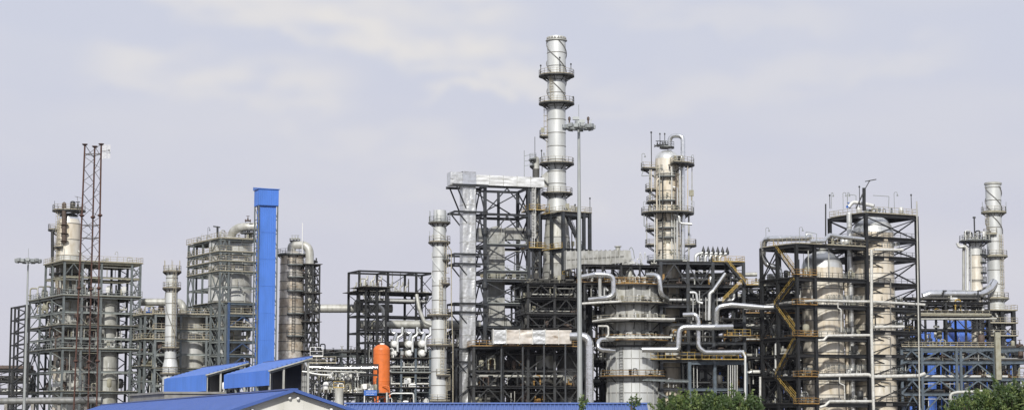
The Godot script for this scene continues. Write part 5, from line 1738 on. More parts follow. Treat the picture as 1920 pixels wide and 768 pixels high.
# ---------------------------------------------------------------- fractionating column
func fractionator() -> void:
	var d := 400.0
	var r := stand("fractionator", "tall cream column with arched silver pipe above the round furnace", "column", 1252, 400, d)
	shell(r, d, [[298, 22.5], [390, 23], [470, 23.5], [800, 24]], 3.0, ["warm3", "warm", "warm3", "warm2"], 40)
	dome(r, d, 282, 298, 22.5, "clad")
	platform(r, d, 277, 2, 14, 0, 360, "railgrey", "dark2", false)
	platform(r, d, 310, 22.5, 52, -35, 80, "railpale", "dark2")
	platform(r, d, 317, 22.5, 50, 160, 215, "railpale", "dark2")
	platform(r, d, 357, 23, 42, 150, 205, "railpale", "dark2")
	platform(r, d, 401, 23, 50, 0, 360, "railpale", "dark2")
	platform(r, d, 461, 23, 43, 150, 200, "railpale", "dark2")
	platform(r, d, 461, 23, 54, -20, 20, "railpale", "dark2")
	platform(r, d, 491, 23, 40, 0, 360, "railgrey", "dark2")
	pipe(r, "overhead_pipe", [[1256, 292, d], [1256, 254, d], [1281, 254, d - 1], [1281, 500, d - 2]], 4.4, "shiny")
	pipe(r, "reflux_pipe", [[1262, 350, d - 3], [1270, 352, d - 3], [1270, 488, d - 3]], 1.8, "clad")
	pipe(r, "reflux_pipe", [[1264, 402, d - 3.6], [1274, 404, d - 4], [1274, 418, d - 4], [1298, 420, d - 4]], 2.4, "clad")
	pipe(r, "reflux_pipe", [[1236, 335, d - 3], [1232, 338, d - 3], [1232, 488, d - 3]], 1.5, "warm2")
	pipe(r, "reflux_pipe", [[1268, 325, d - 3.4], [1268, 390, d - 3.4]], 1.2, "brown", false)
	ladder(r, d, 310, 401, 23, 50)
	for q in [[1237, 316, 400, 1.0], [1243, 330, 490, 1.3], [1260, 312, 470, 1.1], [1265, 405, 490, 1.4], [1228, 402, 490, 1.2], [1222, 318, 358, 0.8], [1276, 312, 400, 1.0], [1290, 310, 400, 0.9]]:
		pipe(r, "riser_pipe", [[q[0], q[1], d - 3.2], [q[0], q[2], d - 3.2]], q[3], ["clad2", "drum", "warm2", "dark2"][int(q[0]) % 4], false)
	for q in [[1219, 318, 400, 1.6], [1292, 402, 490, 1.7], [1213, 402, 462, 0.9], [1298, 312, 402, 0.9]]:
		pipe(r, "riser_pipe", [[q[0], q[1], d - 1], [q[0], q[2], d - 1]], q[3], "drum", false)
	platform(r, d, 380, 23, 40, 140, 205, "railpale", "dark2")
	platform(r, d, 432, 23, 42, 150, 210, "railpale", "dark2")
	for y in [334, 379, 430, 448]:
		platform(r, d, y, 23, 31, 60, 130, "railgrey", "dark2")
	ladder(r, d, 401, 490, 23, 110)
	ladder(r, d, 317, 357, 23, 175, "railpale", false)
	for k in 4: put(r, "valve", "valve", "dark2", loc(r, 1233 + k * 5, 277, d - 0.5 + k * 0.4), k * 40, 1.4)
	pole(r, "lightning_rod", loc(r, 1222, 320, d - 1), 8.2, 0.09, "dark2")
	pole(r, "lamp_pole", loc(r, 1238, 277, d), 3.0, 0.07, "dark2")
	pole(r, "lamp_pole", loc(r, 1247, 277, d), 3.0, 0.07, "dark2")
	for q in [[1301, 309, 2.2], [1204, 317, 3.4], [1207, 400, 2.6], [1302, 400, 2.6], [1296, 460, 2.4]]:
		put(r, "area_lamp", "lamp", "railgrey", loc(r, q[0], q[1], d - 1), 180 if q[0] > 1250 else 0, q[2] / 3.0)
	pipe(r, "drain_pipe", [[1206, 320, d - 2], [1203, 330, d - 2], [1226, 328, d - 2]], 0.7, "railgrey", false)
	pipe(r, "drain_pipe", [[1208, 402, d - 2], [1208, 424, d - 2], [1228, 424, d - 2]], 0.8, "railgrey", false)
	for y in [320, 345, 372, 388, 418, 440, 458, 478]:
		for k in 3:
			var a := deg_to_rad(40 + rng.randf() * 130)
			put(r, "nozzle_valve", "valve", ["dark2", "drum", "pale"][k], Vector3(cos(a) * 2.75, hgt(y, d), sin(a) * 2.75), rng.randf() * 360, 0.9)
	for y in [401, 310]:
		for k in 8:
			var a := deg_to_rad(10 + rng.randf() * (160 if y == 401 else 60))
			put(r, "platform_fitting", ["riser", "cabinet", "valve"][k % 3], ["pale", "drum", "dark2"][rng.randi() % 3], Vector3(cos(a) * 3.6, hgt(y, d) + 0.14, sin(a) * 3.6), rng.randf() * 360, 1.0)
	put(r, "signal_box", "cabinet", "pale", loc(r, 1297, 376, d - 1), 0, 1.6)

# ---------------------------------------------------------------- frame between furnace and reactor block
func centre_frame() -> void:
	var D := 392.0
	var r := fr_root("pipe_structure", "blue-grey pipe structure with yellow railings left of the reactor block", 1291, 600, D, 8)
	var xs := X(r, 600, [1240, 1291, 1338, 1396])
	var zs := [0.0, -7.0, -14.0]
	var ys := H(D, [491, 534, 572, 606, 640, 675, 727, 785])
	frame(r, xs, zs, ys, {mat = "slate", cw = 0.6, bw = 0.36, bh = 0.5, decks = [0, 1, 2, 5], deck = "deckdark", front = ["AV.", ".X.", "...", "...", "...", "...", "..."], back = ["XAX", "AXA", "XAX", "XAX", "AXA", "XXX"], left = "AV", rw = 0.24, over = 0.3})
	frame(r, xs.slice(1), [0.75], [ys[5] - 0.3, ys[6], ys[7]], {mat = "bluegrey", cw = 0.55, bw = 0.45, bh = 0.6, top = ys[5] - 0.4})
	railing(r, [Vector3(along(r, 1205, 675, Vector3.RIGHT), ys[5] + 0.13, 0.8), Vector3(xs[3], ys[5] + 0.13, 0.8)], M.railyellow, false, 1.5)
	var dk := MB.new()
	dk.box(Vector3(along(r, 1222, 675, Vector3.RIGHT), ys[5] + 0.02, -0.4), Vector3(4.4, 0.2, 2.6))
	part(r, "deck", dk.done(), M.deckdark)
	railing(r, [Vector3(xs[2], ys[0] + 0.13, 0.2), Vector3(xs[3] + 0.2, ys[0] + 0.13, 0.2), Vector3(xs[3] + 0.2, ys[0] + 0.13, -7)], M.railyellow)
	var xr := along(r, 1422, 534, Vector3.RIGHT)
	dk = MB.new()
	dk.box(Vector3((xs[3] + xr) / 2 - 0.4, ys[1] + 0.05, -2.5), Vector3(xr - xs[3] + 1.0, 0.16, 5.5))
	part(r, "deck", dk.done(), M.deckdark)
	railing(r, [Vector3(xs[3] + 0.4, ys[1] + 0.13, 0.2), Vector3(xr, ys[1] + 0.13, 0.2), Vector3(xr, ys[1] + 0.13, -5)], M.railyellow)
	var xd := along(r, 1360, 628, Vector3.RIGHT)
	dk = MB.new()
	dk.box(Vector3((xd + xs[3]) / 2 + 0.4, hgt(630, D), 0.2), Vector3(xs[3] - xd + 1.2, 0.18, 3.4))
	part(r, "deck", dk.done(), M.deck)
	railing(r, [Vector3(xd, hgt(630, D), 1.8), Vector3(xs[3] + 0.8, hgt(630, D), 1.8)], M.railyellow, false, 1.4)
	flight(r, Vector3(along(r, 1396, 534, Vector3.RIGHT), ys[1], 0.9), Vector3(along(r, 1358, 492, Vector3.RIGHT), ys[0], 0.9), Vector3(0, 0, 0.5), "dark", "railyellow")
	flight(r, Vector3(along(r, 1352, 564, Vector3.RIGHT), ys[2] + 0.4, 2.0), Vector3(along(r, 1386, 534, Vector3.RIGHT), ys[1], 2.0), Vector3(0, 0, 0.5), "dark", "railyellow")
	# big relief valve row with pointed hoods
	for k in 6:
		var p := Vector3(along(r, 1308 + k * 9.6, 490, Vector3.RIGHT), ys[0] + 0.13, -1.5 - k * 0.25)
		var rv := tubes(r, "relief_valve", [p, p + Vector3(0, 1.5, 0), p + Vector3(1.35, 1.9, -0.1), p + Vector3(1.55, 1.95, -0.1)], 0.36, M.clad, false, 0.9)
		var b := MB.new()
		b.lathe(p + Vector3(1.7, 1.7, -0.1), [[0.28, 0], [0.42, 0.5], [0.3, 0.9], [0.02, 1.75]], 10, true)
		part(rv, "hood", b.done(), M.dark2)
	gear(r, xs[1], xs[3] - 2, -0.5, -5, ys[0] + 0.13, 10, ["pale", "dark2", "drum"], ["valve", "riser"], 1.0)
	for l in range(1, 7):
		gear(r, xs[0], xs[3], -0.6, -10, ys[l] + 0.13, 18, ["dark2", "dark", "drum", "clad", "sooty", "railorange", "brown"])
		runs(r, xs[0], xs[3], -0.8, -12, ys[l] + 0.9, 6, ["dark2", "drum", "dark", "clad", "sooty"])
	# silver pipes
	pipe(r, "transfer_pipe", [[1204, 655, 386], [1262, 655, 386], [1272, 655, 386], [1274, 613, 386], [1340, 613, 386], [1374, 612, 387]], 5.4, "shiny")
	pipe(r, "transfer_pipe", [[1282, 590, 389], [1306, 589, 388], [1310, 604, 388], [1310, 650, 388], [1322, 660, 388], [1395, 660, 389]], 4.8, "shiny")
	pipe(r, "transfer_pipe", [[1344, 612, 388.5], [1345, 575, 388], [1372, 571, 388], [1430, 576, 388]], 5.0, "shiny")
	pipe(r, "transfer_pipe", [[1337, 546, 391], [1361, 512, 391]], 3.8, "shiny")
	pipe(r, "transfer_pipe", [[1330, 600, 390], [1331, 550, 390], [1338, 545, 390]], 3.4, "clad")
	pipe(r, "transfer_pipe", [[1294, 548, 389.5], [1306, 548, 389.5], [1308, 566, 389.5], [1318, 568, 389.5]], 2.4, "clad")
	pipe(r, "transfer_pipe", [[1398, 768, 387], [1398, 668, 387], [1394, 660, 388]], 2.2, "clad2")
	for k in 5: pipe(r, "riser_pipe", [[1366 + k * 4.2, 768, 391], [1366 + k * 4.2, 684, 391]], 1.2, "clad" if k % 2 else "drum")
	for k in 6: pipe(r, "riser_pipe", [[1294 + k * 6, 600, 391.4], [1294 + k * 6, 545 + (k % 3) * 6, 391.4]], 1.1, "clad" if k % 2 else "dark2")
	pipe(r, "rack_pipe", [[1240, 517, 399], [1420, 514, 399]], 4.0, "drum")
	pipe(r, "rack_pipe", [[1240, 524, 396], [1400, 524, 396]], 3.0, "dark2")
	b_beam(r, [1205, 711, 388], [1292, 714, 388], 0.5)
	b_beam(r, [1235, 735, 389], [1292, 765, 389], 0.35)
	# low corridor of pipes running on to the reactor block
	var c := fr_root("pipe_rack", "dark pipe rack linking the pipe structure to the reactor block", 1400, 590, 398, 4, "pipe rack")
	var cx := X(c, 590, [1396, 1440, 1480, 1520])
	var cy := H(398, [536, 556, 588, 612, 640, 668, 700, 740])
	frame(c, cx, [0.0, -8.0], cy, {mat = "dark", cw = 0.42, bw = 0.3, bh = 0.4, front = ["VVV", "...", "XAX", "..."], back = "XAX", decks = [2, 4, 6], deck = "deckdark", rails = [2, 4], rail = "railorange", rw = 0.18})
	for l in 7:
		runs(c, cx[0], cx[3], -0.5, -7.5, cy[l] + 0.05, 5, ["clad2", "dark2", "drum", "sooty", "insul"], 0.15, 0.4)
		gear(c, cx[0], cx[3], -0.4, -7, cy[l] + 0.1, 10, ["dark2", "pale", "drum", "brown"])
	pipe(c, "rack_pipe", [[1396, 577, 392], [1435, 576, 391], [1500, 575, 391]], 4.6, "shiny")

func b_beam(r: Node3D, a: Array, b: Array, w: float) -> void:
	member(r, "beam", loc(r, a[0], a[1], a[2]), loc(r, b[0], b[1], b[2]), w * 0.7, w, M.grey2)

# ---------------------------------------------------------------- reactor block
func reactor_block() -> void:
	var D := 384.0
	var r := fr_root("reactor_structure", "black steel structure with orange stairs around two domed reactors", 1496, 600, D, 28)
	var xs := X(r, 600, [1496, 1530, 1628, 1724])
	var zs := Z(r, 600, [1496, 1460, 1430])
	var ya := H(D, [457, 520, 571, 632, 663, 706, 757, 800])
	var yb := H(D, [391, 437, 474, 525, 572, 617, 661, 704, 754, 800])
	var xl := [xs[0], xs[1], xs[2]]
	var pl := loc(r, 1544, 600, 394.4)
	var pr := loc(r, 1641, 600, 398.5)
	var hl := [pl.x, pl.z, 4.5]
	var hr := [pr.x, pr.z, 4.5]
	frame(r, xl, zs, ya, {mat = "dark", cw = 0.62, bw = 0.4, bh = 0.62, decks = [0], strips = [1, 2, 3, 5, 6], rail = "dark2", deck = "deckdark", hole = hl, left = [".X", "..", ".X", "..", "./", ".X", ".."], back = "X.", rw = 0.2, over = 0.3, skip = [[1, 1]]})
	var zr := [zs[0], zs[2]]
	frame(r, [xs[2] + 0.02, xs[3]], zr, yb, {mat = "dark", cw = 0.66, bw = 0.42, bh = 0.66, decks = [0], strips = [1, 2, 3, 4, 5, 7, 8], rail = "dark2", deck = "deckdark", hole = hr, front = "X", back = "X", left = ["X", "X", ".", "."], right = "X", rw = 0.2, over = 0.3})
	railing(r, [Vector3(xs[2], yb[0] + 0.13, zs[2]), Vector3(xs[2], yb[0] + 0.13, 0.2), Vector3(xs[3] + 0.2, yb[0] + 0.13, 0.2), Vector3(xs[3] + 0.2, yb[0] + 0.13, zs[2])], M.railpale, true, 1.3)
	railing(r, [Vector3(xs[0] - 0.2, ya[0] + 0.13, zs[2]), Vector3(xs[0] - 0.2, ya[0] + 0.13, 0.2), Vector3(xs[2], ya[0] + 0.13, 0.2)], M.railpale, false, 1.3)
	for l in [1, 2, 3, 5, 6]:
		var bay := MB.new()
		bay.box(Vector3((xs[0] + xs[1]) / 2 + 1.6, ya[l] + 0.06, zs[1] - 2.0), Vector3(xs[1] - xs[0] - 2.2, 0.1, 9.0))
		part(r, "deck", bay.done(), M.deckdark)
		railing(r, [Vector3(xs[0], ya[l] + 0.13, 0.25), Vector3(xs[1], ya[l] + 0.13, 0.25)], M.railorange)
		railing(r, [Vector3(xs[1], ya[l] + 0.13, zs[1] + 3.6), Vector3(xs[2], ya[l] + 0.13, zs[1] + 3.6)], M.railgrey)
	for l in [1, 2, 3, 4, 5, 7, 8]:
		if l in [5, 8]: railing(r, [Vector3(xs[3] - 4.0, yb[l] + 0.13, -1.5), Vector3(xs[3], yb[l] + 0.13, -1.5)], M.railyellow)
	# zigzag stairs in the left bays
	var w := Vector3(0.55, 0, 0)
	var sx := 0.3
	var zb: float = zs[2] * 0.62
	var fl := [[457, 515, -1], [525, 571, 1], [571, 628, -1], [636, 706, 1], [708, 757, -1]]
	for q in fl:
		var a := Vector3(sx, hgt(q[0], D), zb if q[2] < 0 else zs[0] - 0.6)
		var b := Vector3(sx, hgt(q[1], D), zs[0] - 0.6 if q[2] < 0 else zb)
		flight(r, b, a, w, "dark", "railyellow")
	for py in [515, 571, 630, 706, 757]:
		var b := MB.new()
		b.box(Vector3(sx, hgt(py, D), zs[0] - 0.2), Vector3(1.8, 0.12, 1.8))
		part(r, "landing", b.done(), M.deckdark)
		railing(r, [Vector3(sx - 0.8, hgt(py, D), zs[0] - 1.0), Vector3(sx - 0.8, hgt(py, D), zs[0] + 0.7), Vector3(xs[1], hgt(py, D), zs[0] + 0.7)], M.railorange)
	# roof fittings
	gear(r, xs[2] + 0.5, xs[3], -0.5, zs[1], yb[0] + 0.13, 12, ["dark2", "clad2", "pale", "grey2", "drum"], ["valve", "riser", "pot", "cabinet"], 1.0)
	gear(r, xs[1], xs[2] - 0.5, -0.5, zs[1], ya[0] + 0.13, 10, ["dark2", "clad2", "pale", "clad", "drum"], ["valve", "riser", "pot"], 1.2)
	for q in [[1437, 457, 396], [1500, 457, 384], [1582, 391, 394], [1590, 391, 392], [1678, 391, 386], [1560, 391, 396]]:
		put(r, "area_lamp", "lamp", "railgrey", loc(r, q[0], q[1], q[2]), rng.randf() * 60 - 30, 1.15)
	for q in [[1557, 391, 395, 2.8], [1710, 391, 385, 2.8], [1613, 391, 386, 4.5]]: pole(r, "lamp_pole", loc(r, q[0], q[1], q[2]), q[3], 0.08, "dark2")
	member(r, "corner_post", loc(r, 1725.5, 800, 383) * Vector3(1, 0, 1), loc(r, 1720, 377, 383), 0.3, 0.3, M.drum2, "rod")
	member(r, "corner_post", loc(r, 1549, 460, 396), loc(r, 1549, 382, 396), 0.3, 0.3, M.dark, "rod")
	var cr := MB.new()
	var c0 := loc(r, 1621, 395, 385)
	cr.bar(c0, loc(r, 1621, 352, 385), 0.5)
	cr.bar(loc(r, 1606, 391, 385), loc(r, 1620, 360, 385), 0.25)
	cr.bar(loc(r, 1624, 352, 385), loc(r, 1632, 338, 385), 0.18)
	cr.bar(loc(r, 1623, 340, 385), loc(r, 1644, 336, 385), 0.18)
	part(r, "davit_crane", cr.done(), M.dark2)
	pipe(r, "vent_pipe", [[1638, 366, 386], [1668, 368, 386], [1667, 390, 386]], 0.6, "railgrey", false)
	pipe(r, "vent_pipe", [[1590, 385, 388], [1590, 364, 388], [1606, 366, 388], [1606, 388, 388]], 0.6, "railgrey", false)
	pipe(r, "vent_pipe", [[1512, 450, 384], [1512, 434, 384], [1532, 438, 384], [1532, 455, 384]], 0.6, "railgrey", false)
	for q in [[1592, 385]]: put(r, "valve", "valve", "bluepaint", loc(r, q[0], q[1] + 6, 388), 20, 1.2)
	b_pipe(r)
	for l in range(1, 8):
		gear(r, xs[0] + 0.6, xs[1] + 1.0, -0.6, zs[2] + 1, ya[min(l, 6)] + 0.13, 7, ["dark2", "drum", "clad2", "pale"])
		gear(r, xs[2] - 3.4, xs[2] - 0.6, -0.6, -6, ya[min(l, 6)] + 0.13, 6, ["dark2", "drum", "clad2", "pale"])
	# clusters of thermowell nozzles on the walkways
	for q in [[1548, 553, 1590], [1548, 684, 1640], [1508, 690, 1530], [1570, 614, 1600], [1655, 455, 1690], [1655, 556, 1694], [1660, 600, 1694], [1665, 690, 1700], [1590, 555, 1622]]:
		var k: float = q[0]
		while k < q[2]:
			put(r, "thermowell", "riser", "grey2" if int(k) % 2 else "drum", loc(r, k, q[1] + 8, D + 1.5 + (k - 1496) * 0.055), 20, 0.62)
			k += 5.0
	# reactors
	for k in 2:
		var h: Array = [hl, hr][k]
		var v := thing("reactor_vessel", ["shorter domed cream reactor on the stair side of the black structure", "taller domed cream reactor under the higher roof of the black structure"][k], "vessel", r.transform * Vector3(h[0], 0, h[1]), 0, "domed reactors")
		var dv := -v.position.z
		var top: float = [470, 404][k]
		var sh: float = [503, 438][k]
		shell(v, dv, [[sh, 38.5], [sh + 20, 38.5], [800, 39]], 2.1, ["warm3", "warm", "warm3", "warm2", "warm"], 48)
		dome(v, dv, top, sh, 38.5, "clad")
		var b := MB.new()
		b.tube(PackedVector3Array([Vector3(0, hgt(top + 2, dv), 0), Vector3(0, hgt(top - 8, dv), 0)]), 0.6, 12)
		b.tube(PackedVector3Array([Vector3(0, hgt(top - 4, dv), 0), Vector3(0, hgt(top - 2, dv), 0)]), 0.95, 12)
		part(v, "top_nozzle", b.done(), M.drum)
		for y in [540, 590, 650, 690, 735]:
			pipe(v, "instrument_pipe", [[v_px(v, dv) + 12, y - 20, dv - 4.6], [v_px(v, dv) + 30, y - 18, dv - 4.2], [v_px(v, dv) + 31, y + 10, dv - 4.2]], 1.0, "seam", false)
	# slim riser pipes between the reactors
	for q in [[1597, 400, 5.0, "clad"], [1588, 520, 3.2, "warm2"]]:
		var t := stand("riser_column", "slim silver riser reaching the roof between the domed reactors" if q[0] == 1597 else "thin stained riser between the domed reactors", "pipe", q[0], 600, 396)
		shell(t, 396, [[q[1], q[2]], [800, q[2]]], 3.0, [q[3]], 18)
		dome(t, 396, q[1] - 3, q[1], q[2], q[3])

func v_px(v: Node3D, dv: float) -> float:
	return CX + v.position.x * F / dv

func b_pipe(r: Node3D) -> void:
	pipe(r, "overhead_pipe", [[1520, 446, 386], [1445, 447, 392], [1434, 449, 394], [1431, 482, 395], [1440, 497, 395], [1462, 502, 394], [1464, 520, 394]], 5.6, "shiny")
	pipe(r, "overhead_pipe", [[1520, 452, 384], [1545, 452, 385], [1556, 440, 388], [1580, 444, 389], [1620, 448, 391]], 3.8, "shiny")
	pipe(r, "overhead_pipe", [[1592, 388, 388], [1600, 378, 388], [1622, 382, 387], [1640, 386, 386]], 3.6, "clad2")
	# white insulated steam lines along the decks
	pipe(r, "steam_pipe", [[1531, 563, 382.5], [1600, 565, 384], [1632, 565, 385], [1690, 568, 387], [1735, 571, 389]], 2.5, "insul")
	pipe(r, "steam_pipe", [[1436, 573, 394], [1478, 567, 387], [1531, 563, 382.5]], 2.4, "insul")
	pipe(r, "steam_pipe", [[1535, 638, 382.5], [1546, 637, 382.6], [1552, 629, 382.8], [1634, 628, 385]], 2.5, "insul")
	pipe(r, "steam_pipe", [[1536, 704, 382.5], [1630, 702, 385], [1636, 706, 385], [1724, 704, 388], [1735, 700, 388.4]], 3.4, "insul")
	pipe(r, "steam_pipe", [[1538, 763, 382.5], [1548, 760, 382.6], [1556, 752, 382.8], [1638, 752, 385]], 2.6, "insul")
	pipe(r, "steam_pipe", [[1635, 468, 384.6], [1635, 620, 384.6], [1639, 768, 384.6]], 2.9, "insul")
	pipe(r, "steam_pipe", [[1640, 468, 385], [1694, 468, 386.6]], 2.8, "insul")
	pipe(r, "steam_pipe", [[1640, 613, 385], [1696, 612, 386.6]], 2.8, "insul")
	pipe(r, "steam_pipe", [[1572, 566, 383.4], [1572, 577, 383.4], [1578, 580, 383.4], [1578, 622, 383.6]], 1.2, "insul", false)
	pipe(r, "steam_pipe", [[1575, 706, 383.4], [1575, 718, 383.4], [1584, 722, 383.4], [1585, 752, 383.6]], 1.2, "insul", false)
	pipe(r, "drain_pipe", [[1426, 768, 390], [1426, 706, 390]], 2.2, "insul", false)
	pipe(r, "drain_pipe", [[1455, 690, 391], [1455, 645, 391], [1460, 640, 391]], 2.0, "clad2", false)

# ---------------------------------------------------------------- right edge
func east_side() -> void:
	var d := 420.0
	var s := stand("grey_stack", "grey stack at the right edge with three yellowish ring platforms", "stack", 1866, 450, d)
	shell(s, d, [[344, 14.8], [352, 14.5], [400, 14.2], [480, 14.6], [560, 15.4], [590, 16], [800, 16]], 2.8, ["stack", "stack2", "stack"], 32)
	var b := MB.new()
	var k := d / F
	b.lathe(Vector3.ZERO, [[14.5 * k, hgt(347, d)], [16.4 * k, hgt(346, d)], [16.4 * k, hgt(343, d)], [14.5 * k, hgt(342, d)]], 32)
	part(s, "rim_flange", b.done(), M.drum)
	platform(s, d, 399, 14.2, 23.5, 0, 360, "railpale", "deckpale")
	platform(s, d, 440, 14.4, 21, 90, 250, "railpale", "deckpale")
	platform(s, d, 481, 14.6, 23.5, 0, 360, "railpale", "deckpale")
	platform(s, d, 560, 15.4, 24, 0, 360, "railpale", "deckpale")
	ladder(s, d, 399, 440, 14.4, 150)
	ladder(s, d, 440, 560, 14.6, 60)
	strakes(s, d, 350, 396, 14.3, 0.5, "seam")
	strakes(s, d, 402, 438, 14.4, 0.35, "seam")
	for a in [0.2, 2.9, 1.2]: pole(s, "lamp_pole", Vector3(cos(a) * 2.7, hgt(399, d), sin(a) * 2.7), 2.4, 0.06, "railgrey", false)
	d = 416.0
	var c := stand("stripper_column", "thin cream column topped by a crowded round platform near the right edge", "column", 1831, 500, d)
	shell(c, d, [[456, 12], [525, 12.5], [528, 11.5], [800, 11.5]], 2.6, ["warm3", "warm3", "clad2"], 28)
	platform(c, d, 453, 6, 30, 0, 360, "railgrey", "dark2")
	for q in 14:
		var a := TAU * q / 14
		put(c, "top_fitting", ["valve", "riser", "cabinet", "riser"][q % 4], ["dark2", "drum", "clad2"][q % 3], Vector3(cos(a) * 2.3, hgt(453, d) + 0.14, sin(a) * 2.3), q * 40.0, 1.4)
	pole(c, "vent_mast", loc(c, 1829, 450, d), 5.0, 0.16, "dark2")
	pipe(c, "reflux_pipe", [[1796, 455, d - 1], [1799, 463, d - 1], [1812, 461, d - 1], [1815, 470, d - 1], [1815, 560, d - 1]], 3.0, "clad2")
	pipe(c, "reflux_pipe", [[1812, 455, d], [1808, 462, d], [1808, 560, d]], 2.6, "drum")
	pipe(c, "reflux_pipe", [[1822, 460, d - 1], [1822, 560, d - 1]], 1.4, "clad")
	ladder(c, d, 453, 550, 9.5, 10, "dark2")
	for y in [478, 493, 512, 530]: platform(c, d, y, 12, 20, -40, 60, "railgrey", "dark2", false)
	var p := stand("flue_pipe", "fat silver pipe lying along the rack into the grey stack", "pipe", 1790, 552, 414)
	pipe(p, "pipe", [[1732, 556, 413], [1745, 551, 413], [1840, 551, 414], [1858, 540, 417], [1866, 528, 418]], 7.8, "shiny")
	for px in [1770, 1835]:
		member(p, "support", loc(p, px, 600, 413) * Vector3(1, 0, 1), loc(p, px, 544, 412), 0.3, 0.3, M.dark)
		b = MB.new()
		b.bar(loc(p, px, 545, 412), loc(p, px + 6, 545, 412), 0.3)
		part(p, "clamp", b.done(), M.dark)

	var D := 408.0
	var r := fr_root("stack_frame", "dark frame with yellow walkways under the grey right-edge stack", 1858, 620, 414, 14)
	var xs := X(r, 620, [1858, 1880, 1902])
	var ys := H(414, [582, 606, 630, 652, 690, 740])
	frame(r, xs, [0.0, -6.0], ys, {mat = "dark", cw = 0.8, bw = 0.35, bh = 0.4, decks = [0, 1, 2], deck = "deckpale", rails = [0, 1, 2], rail = "railpale", over = 0.8, front = ["..", "XX"], hole = [(xs[0] + xs[1]) / 2, -2.4, 1.9]})
	var t := fr_root("upper_rack", "dark equipment deck with yellow edge below the fat silver pipe", 1736, 600, 410, 5)
	var tx := X(t, 600, [1700, 1736, 1775, 1812, 1856])
	var ty := H(410, [566, 582, 593, 616, 640, 664])
	frame(t, tx, [0.0, -7.0], ty, {mat = "dark", beam = "dark", cw = 0.42, bw = 0.3, bh = 0.4, decks = [0, 2], deck = "deckdark", front = [".VV.", "....", "A.AX", "X..X", ".AV."], back = ["", "", "", ""], rw = 0.18, over = 0.4})
	railing(t, [Vector3(tx[0], ty[2] + 0.13, 0.4), Vector3(tx[4], ty[2] + 0.13, 0.4)], M.railpale)
	pipe(t, "rack_pipe", [[1700, 588, 406], [1860, 590, 406]], 1.8, "pale")
	pipe(t, "rack_pipe", [[1700, 598, 406], [1870, 597, 406]], 1.6, "drum")
	for l in [0, 1, 2, 3, 4]:
		gear(t, tx[0], tx[4], -0.4, -6, ty[l] + 0.13, 14 if l < 3 else 4, ["dark2", "pale", "drum", "railyellow", "clad2"])
		if l < 3: runs(t, tx[0], tx[4], -0.6, -6, ty[l] + 0.6, 4, ["dark2", "drum", "clad2", "sooty"])
	# blue-grey rack
	D = 398.0
	var q := fr_root("blue_rack", "blue-grey braced pipe rack low at the right, behind the bushes", 1797, 690, D, 5, "pipe rack")
	var qx := X(q, 690, [1692, 1730, 1795, 1803, 1866, 1874, 1930])
	var qy := H(D, [652, 676, 708, 736, 775])
	frame(q, qx, [0.0, -6.0, -12.0], qy, {mat = "bluegrey", beam = "bluegrey", cw = 0.5, bw = 0.4, bh = 0.62, decks = [], front = ["AA.A.", "AA.A.", "AA.A.", "AA.A."], back = ["", ""], rw = 0.3})
	for l in 4:
		runs(q, qx[0], qx[6], -0.8, -11, qy[l] + 0.05, 5, ["clad2", "dark2", "drum", "sooty", "insul", "dark"], 0.2, 0.42)
		gear(q, qx[0], qx[6], -0.4, -10, qy[l] + 0.1, 16, ["dark2", "drum", "brown", "pale"])
	railing(q, [Vector3(qx[0], qy[0] + 0.2, 0.4), Vector3(qx[5], qy[0] + 0.2, 0.4)], M.railpale, false, 1.0)
	railing(q, [Vector3(qx[3], qy[2] + 0.2, -3), Vector3(qx[6], qy[2] + 0.2, -3)], M.railorange)
	b = MB.new()
	b.box(Vector3((qx[4] + qx[5]) / 2, hgt(667, D), 0.9), Vector3(1.1, (hgt(622, D) - hgt(711, D)), 0.9))
	part(q, "cable_duct", b.done(), M.pale)
	pipe(q, "rack_pipe", [[1783, 790, 380], [1783, 738, 380], [1796, 735, 380], [1850, 733, 380]], 3.0, "drum")
	# blue buildings behind
	for w in [[1705, 1800, 652, 620, "blue gabled hall glimpsed through the frames at the right, left of two"], [1803, 1905, 640, 598, "larger blue gabled hall behind the frames at the right edge"], [1272, 1470, 676, 652, "blue hall glimpsed low behind the dark pipe rack"]]:
		blue_hall(w)

func blue_hall(w: Array) -> void:
	var d := 465.0
	var a := P(w[0], w[2], d)
	var c := P(w[1], w[2], d)
	var r := thing("blue_hall", w[4], "building", Vector3(a.x, 0, a.z), 0, "blue halls behind the plant")
	var W := c.x - a.x
	var h := a.y
	var hr := hgt(w[3], d + 6)
	var n := 12
	for k in n:
		sheet_wall(r, "wall_panel", Vector3(W * k / n, 0, 0), Vector3(W / n - 0.04, 0, 0), Vector3(0, h, 0), M.hallblue, 0.6, 0.06)
		sheet_wall(r, "roof_sheet", Vector3(W * k / n, h, 0.3), Vector3(W / n - 0.04, 0, 0), Vector3(0, hr - h, -14), M.hallblue, 0.6, 0.06)
	for k in 8:
		var b := MB.new()
		b.box(Vector3(W * (k + 0.5) / 8, h - 3.0, 0.08), Vector3(W / 14, 1.6, 0.12))
		part(r, "window", b.done(), M.dark)
	var b := MB.new()
	b.quad(Vector3(0, 0, -14), Vector3(0, 0, 0), Vector3(0, h, 0), Vector3(0, hr, -14))
	b.quad(Vector3(W, 0, 0), Vector3(W, 0, -14), Vector3(W, hr, -14), Vector3(W, h, 0))
	b.quad(Vector3(W, 0, -14), Vector3(0, 0, -14), Vector3(0, hr, -14), Vector3(W, hr, -14))
	part(r, "wall", b.done(), M.blueroof)

